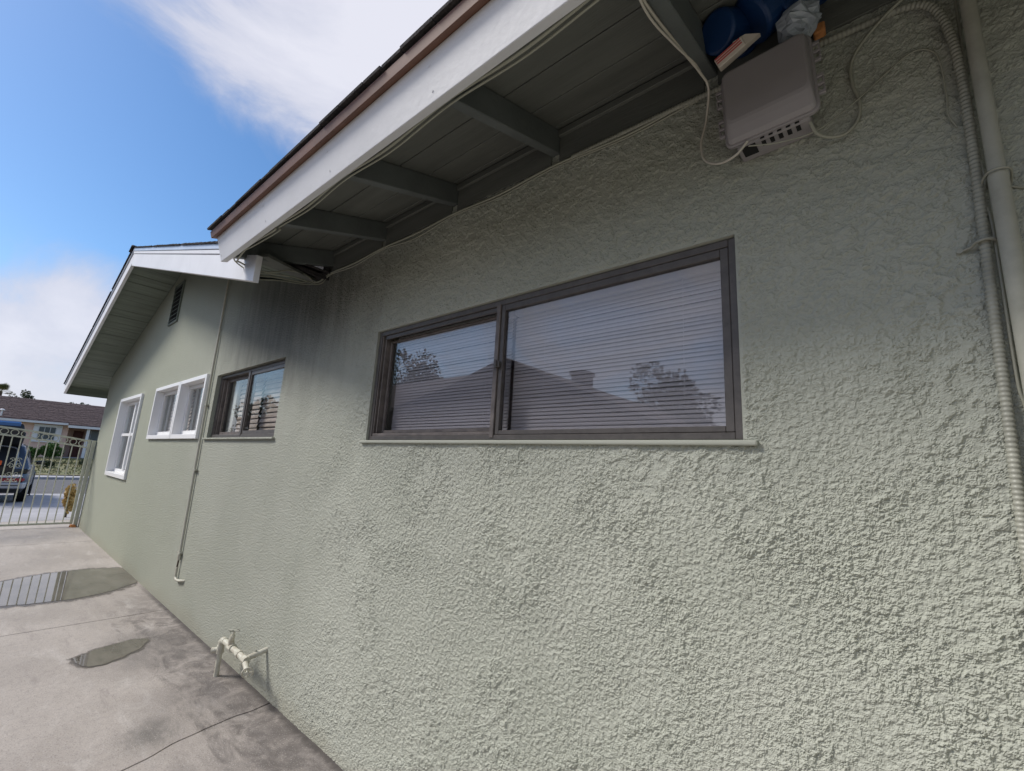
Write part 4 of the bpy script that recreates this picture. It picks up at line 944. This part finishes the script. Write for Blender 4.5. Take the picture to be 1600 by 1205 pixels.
tree('tree', (-66, .35, .3), 8.6, (1.0, .7, .95), 'small loose tree showing over the far roof right of the palm', 900, .16, LEAF_D, 11, nb=12)
tree('tree', (-64, -.35, .3), 8.0, (.8, .6, .8), 'low tree between palm and far roof ridge', 700, .16, LEAF_D, 12, nb=10)
tree('tree', (-66, 4.9, .3), 8.1, (1.6, 1.3, .75), 'tree top just above the far roof beside the green house corner', 900, .16, LEAF_D, 13, nb=12)

# ------------------------------------------------------------------ parked car with its tailgate open
CX, CYY = -18.1, -1.36; ca = R_(5.0)
car = tag(empty('parked_car', (CX, CYY, gz(-19.3)), ca*-1), 'slate blue hatchback parked beyond the gate with tailgate raised', 'car')
# car space: x forward = -X world, so length runs to negative x; y right = +Y
def sect(stations, name, m, par=car, smooth=True, mirror=True):
    mb = MB(); n = len(stations[0][1])
    for s, pr in stations:
        for y, z in pr: mb.v.append((-s, y, z))
    for a in range(len(stations)-1):
        for j in range(n-1): p = a*n+j; mb.f.append((p, p+n, p+n+1, p+1))
    return mb.build(name, m, par, smooth=smooth)
def low(wd, zs, zb): return [(-wd*.9, zs), (-wd, zs+.12), (-wd*1.01, (zs+zb)/2), (-wd*.985, zb-.06), (-wd*.95, zb), (wd*.95, zb), (wd*.985, zb-.06), (wd*1.01, (zs+zb)/2), (wd, zs+.12), (wd*.9, zs)]
sect([(0.0, low(.80, .45, .78)), (.06, low(.85, .33, .98)), (.5, low(.89, .30, 1.02)), (1.4, low(.90, .26, 1.0)), (2.6, low(.90, .26, .98)), (3.2, low(.89, .26, .95)), (3.9, low(.87, .28, .86)), (4.25, low(.78, .30, .72)), (4.35, low(.66, .36, .6))], 'body', CARBLUE)
def top_(wd, z0, z1): return [(-wd, z0), (-wd*.93, (z0+z1)/2), (-wd*.80, z1-.05), (-wd*.66, z1), (wd*.66, z1), (wd*.80, z1-.05), (wd*.93, (z0+z1)/2), (wd, z0)]
sect([(.42, top_(.84, 1.0, 1.53)), (.9, top_(.84, 1.0, 1.57)), (1.8, top_(.84, .98, 1.58)), (2.4, top_(.84, .97, 1.50)), (3.2, top_(.84, .94, .98))], 'cabin', CARGLASS)
sect([(.40, [(-.60, 1.545), (0, 1.565), (.60, 1.545)]), (.9, [(-.60, 1.585), (0, 1.60), (.60, 1.585)]), (1.8, [(-.60, 1.592), (0, 1.605), (.60, 1.592)]), (2.3, [(-.58, 1.53), (0, 1.54), (.58, 1.53)])], 'roof_panel', CARBLUE)
for s in (-1, 1):
    MB().hexa([(-.05, s*.86, .96), (-.42, s*.885, .99), (-.42, s*.70, .99), (-.05, s*.66, .94), (-.36, s*.66, 1.54), (-.62, s*.67, 1.55), (-.62, s*.56, 1.55), (-.36, s*.54, 1.54)]).build('rear_pillar', CARBLUE, car, bevel=.02, seg=2)
    MB().hexa([(.005, s*.84, .80), (-.18, s*.905, .80), (-.18, s*.6, .80), (.02, s*.52, .80), (-.0, s*.85, .93), (-.2, s*.90, .93), (-.2, s*.6, .93), (.0, s*.60, .93)]).build('tail_light', CARGLASS, car, bevel=.015, seg=2)
    MB().hexa([(.03, s*.80, .60), (-.08, s*.86, .60), (-.08, s*.3, .60), (.035, s*.18, .60), (.03, s*.80, .68), (-.08, s*.86, .68), (-.08, s*.3, .68), (.035, s*.18, .68)]).build('reflector', REDLENS, car, bevel=.01)
    MB().hexa([(-2.42, s*.90, .98), (-2.58, s*.90, .98), (-2.58, s*1.08, .99), (-2.44, s*1.08, .99), (-2.42, s*.90, 1.09), (-2.58, s*.90, 1.09), (-2.58, s*1.08, 1.11), (-2.44, s*1.08, 1.11)]).build('mirror', CARGLASS, car, bevel=.03, seg=3)
    for sx_ in (.78, 3.45):
        wpos = (-sx_, s*.80, .335)
        wo = MB().tube([(0, -.115, 0), (0, -.10, 0), (0, .10, 0), (0, .115, 0)], [.30, .335, .335, .30], 28).build('wheel', TYRE, car, loc=wpos)
        MB().tube([(0, s*.116, 0), (0, s*.122, 0)], .21, 20).build('rim', RIM, wo)
        MB().tube([(-sx_, s*.885, .335), (-sx_, s*.912, .335)], .385, 28).build('wheel_arch', CABLE_K, car)
MB().hexa([(.05, -.82, .40), (-.15, -.88, .40), (-.15, .88, .40), (.05, .82, .40), (.07, -.82, .57), (-.15, -.89, .57), (-.15, .89, .57), (.07, .82, .57)]).build('bumper', CHROME, car, bevel=.03, seg=2)
MB().box(.0, .062, -.78, .78, .47, .53).build('bumper_strip', CABLE_K, car, bevel=.01)
MB().hexa([(.02, -.62, .30), (-.15, -.8, .28), (-.15, .8, .28), (.02, .62, .30), (.045, -.80, .40), (-.15, -.86, .40), (-.15, .86, .40), (.045, .80, .40)]).build('underbody', CABLE_K, car)
# boot opening: dark cavity set proud of the rear end
MB().box(-.04, .02, -.60, .60, .74, 1.0).build('boot_sill', CARGLASS, car, bevel=.02)
MB().hexa([(.012, -.58, .86), (-.3, -.6, .86), (-.3, .6, .86), (.012, .58, .86), (-.32, -.55, 1.50), (-.42, -.55, 1.52), (-.42, .55, 1.52), (-.32, .55, 1.50)]).build('boot_opening', CABLE_K, car, bevel=.02)
sl2 = crom([(.02, .585, .90), (-.10, .60, 1.18), (-.26, .55, 1.44), (-.31, .35, 1.51), (-.315, 0, 1.52), (-.31, -.35, 1.51), (-.26, -.55, 1.44), (-.10, -.60, 1.18), (.02, -.585, .90)], 5)
MB().tube(sl2, .016, 6).build('door_seal', CHROME, car, smooth=True)
# raised tailgate: inner lining faces the camera, painted lip on top
tg = MB().hexa([(-.42, -.60, 1.50), (-.42, .60, 1.50), (.30, .66, 1.78), (.30, -.66, 1.78), (-.44, -.60, 1.58), (-.44, .60, 1.58), (.27, .66, 1.92), (.27, -.66, 1.92)]).build('tailgate', CABLE_K, car, bevel=.03, seg=2)
MB().hexa([(.30, -.64, 1.80), (.36, -.60, 1.98), (.36, .60, 1.98), (.30, .64, 1.80), (.26, -.64, 1.95), (.31, -.58, 2.14), (.31, .58, 2.14), (.26, .64, 1.95)]).build('tailgate_lip', CABLE_K, tg, bevel=.02)
MB().hexa([(.315, -.56, 2.02), (.375, -.54, 2.13), (.375, .52, 2.13), (.315, .54, 2.02), (.25, -.56, 2.10), (.32, -.54, 2.18), (.32, .52, 2.18), (.25, .54, 2.10)]).build('tailgate_skin', CARPANEL, tg, bevel=.012, seg=2)
tag(MB().box(CX+.02, CX+.20, CYY-.40, CYY+.34, gz(-18)+.985, gz(-18)+1.11).build('orange_bin', ORANGE, bevel=.02, seg=2), 'orange plastic bin in the open boot of the car', 'bin')

# ------------------------------------------------------------------ what the window panes mirror: the neighbour's gable and trees behind the viewer
nb = tag(empty('neighbour_building', (-5.6, -6, 0)), 'brown gabled building across the driveway, seen mirrored in the window', 'building')
On = Vector((-5.6, -6, 0)); NYF = -4.6
nw = MB().prism([Vector(p)-On for p in [(-8.9, NYF, -.05), (-8.9, NYF, 2.25), (-5.25, NYF, 3.36), (-2.75, NYF, 2.28), (-2.75, NYF, -.05)]], (0, -7, 0)).build('wall', NB_WALL, nb)
for a, b, za, zb in ((-9.3, -5.25, 2.20, 3.42), (-2.35, -5.25, 2.17, 3.42)):
    MB().hexa([Vector(p)-On for p in [(a, NYF-7.3, za), (b, NYF-7.3, zb), (b, NYF+.35, zb), (a, NYF+.35, za), (a, NYF-7.3, za+.10), (b, NYF-7.3, zb+.10), (b, NYF+.35, zb+.10), (a, NYF+.35, za+.10)]]).build('roof', SHINGLE_B, nb)
nh = tag(empty('neighbour_house', (-15, -9, 0)), 'long low neighbour house with brown roof toward the street, mirrored in the far windows', 'house')
MB().box(-4.2, 4.2, -4, 3.6, -.05, 2.7).build('wall', NB_WALL, nh)
for sg in (1, -1):
    MB().hexa([(-4.7, 0 if sg < 0 else 4.2, 4.6 if sg < 0 else 2.6), (4.7, 0 if sg < 0 else 4.2, 4.6 if sg < 0 else 2.6), (4.7, -4.6 if sg < 0 else 0, 2.5 if sg < 0 else 4.6), (-4.7, -4.6 if sg < 0 else 0, 2.5 if sg < 0 else 4.6),
               (-4.7, 0 if sg < 0 else 4.2, 4.7 if sg < 0 else 2.7), (4.7, 0 if sg < 0 else 4.2, 4.7 if sg < 0 else 2.7), (4.7, -4.6 if sg < 0 else 0, 2.6 if sg < 0 else 4.7), (-4.7, -4.6 if sg < 0 else 0, 2.6 if sg < 0 else 4.7)]).build('roof', SHINGLE_B, nh)
tree('tree', (-19.5, -5.6, -.1), 4.8, (1.1, 1.0, 1.1), 'open front yard tree mirrored in the bronze slider window', 3000, .12, LEAF_D, 31, nb=16)
nwn = MB().box(-6.9-On.x, -6.0-On.x, NYF-On.y, NYF+.04-On.y, 1.2, 2.1).build('window', WHITE, nb)
MB().box(-6.82-On.x, -6.08-On.x, NYF+.04-On.y, NYF+.05-On.y, 1.28, 2.02).build('pane', FARGLASS, nwn)
MB().box(-6.0-On.x, -5.62-On.x, -8.2-On.y, -7.8-On.y, 2, 3.95).box(-6.04-On.x, -5.58-On.x, -8.24-On.y, -7.76-On.y, 3.951, 4.04).build('chimney', NB_WALL, nb)
tree('tree', (-21, -14, 0), 7.7, (2.2, 2.2, 2.6), 'leafy tree mirrored in the left pane of the long window', 9000, .19, LEAF_D, 21, nb=26, ch=.66)
tree('tree', (-6.0, -14, 0), 5.3, (1.5, 1.4, 1.5), 'round tree mirrored in the right pane of the long window', 6000, .15, LEAF_D, 22, nb=22, ch=.72)
tree('tree', (-3.35, -9, 0), 3.7, (.42, .42, 1.3), 'narrow dark conifer mirrored at the right end of the long window', 2200, .12, LEAF_D, 23, nb=12, ch=.62)
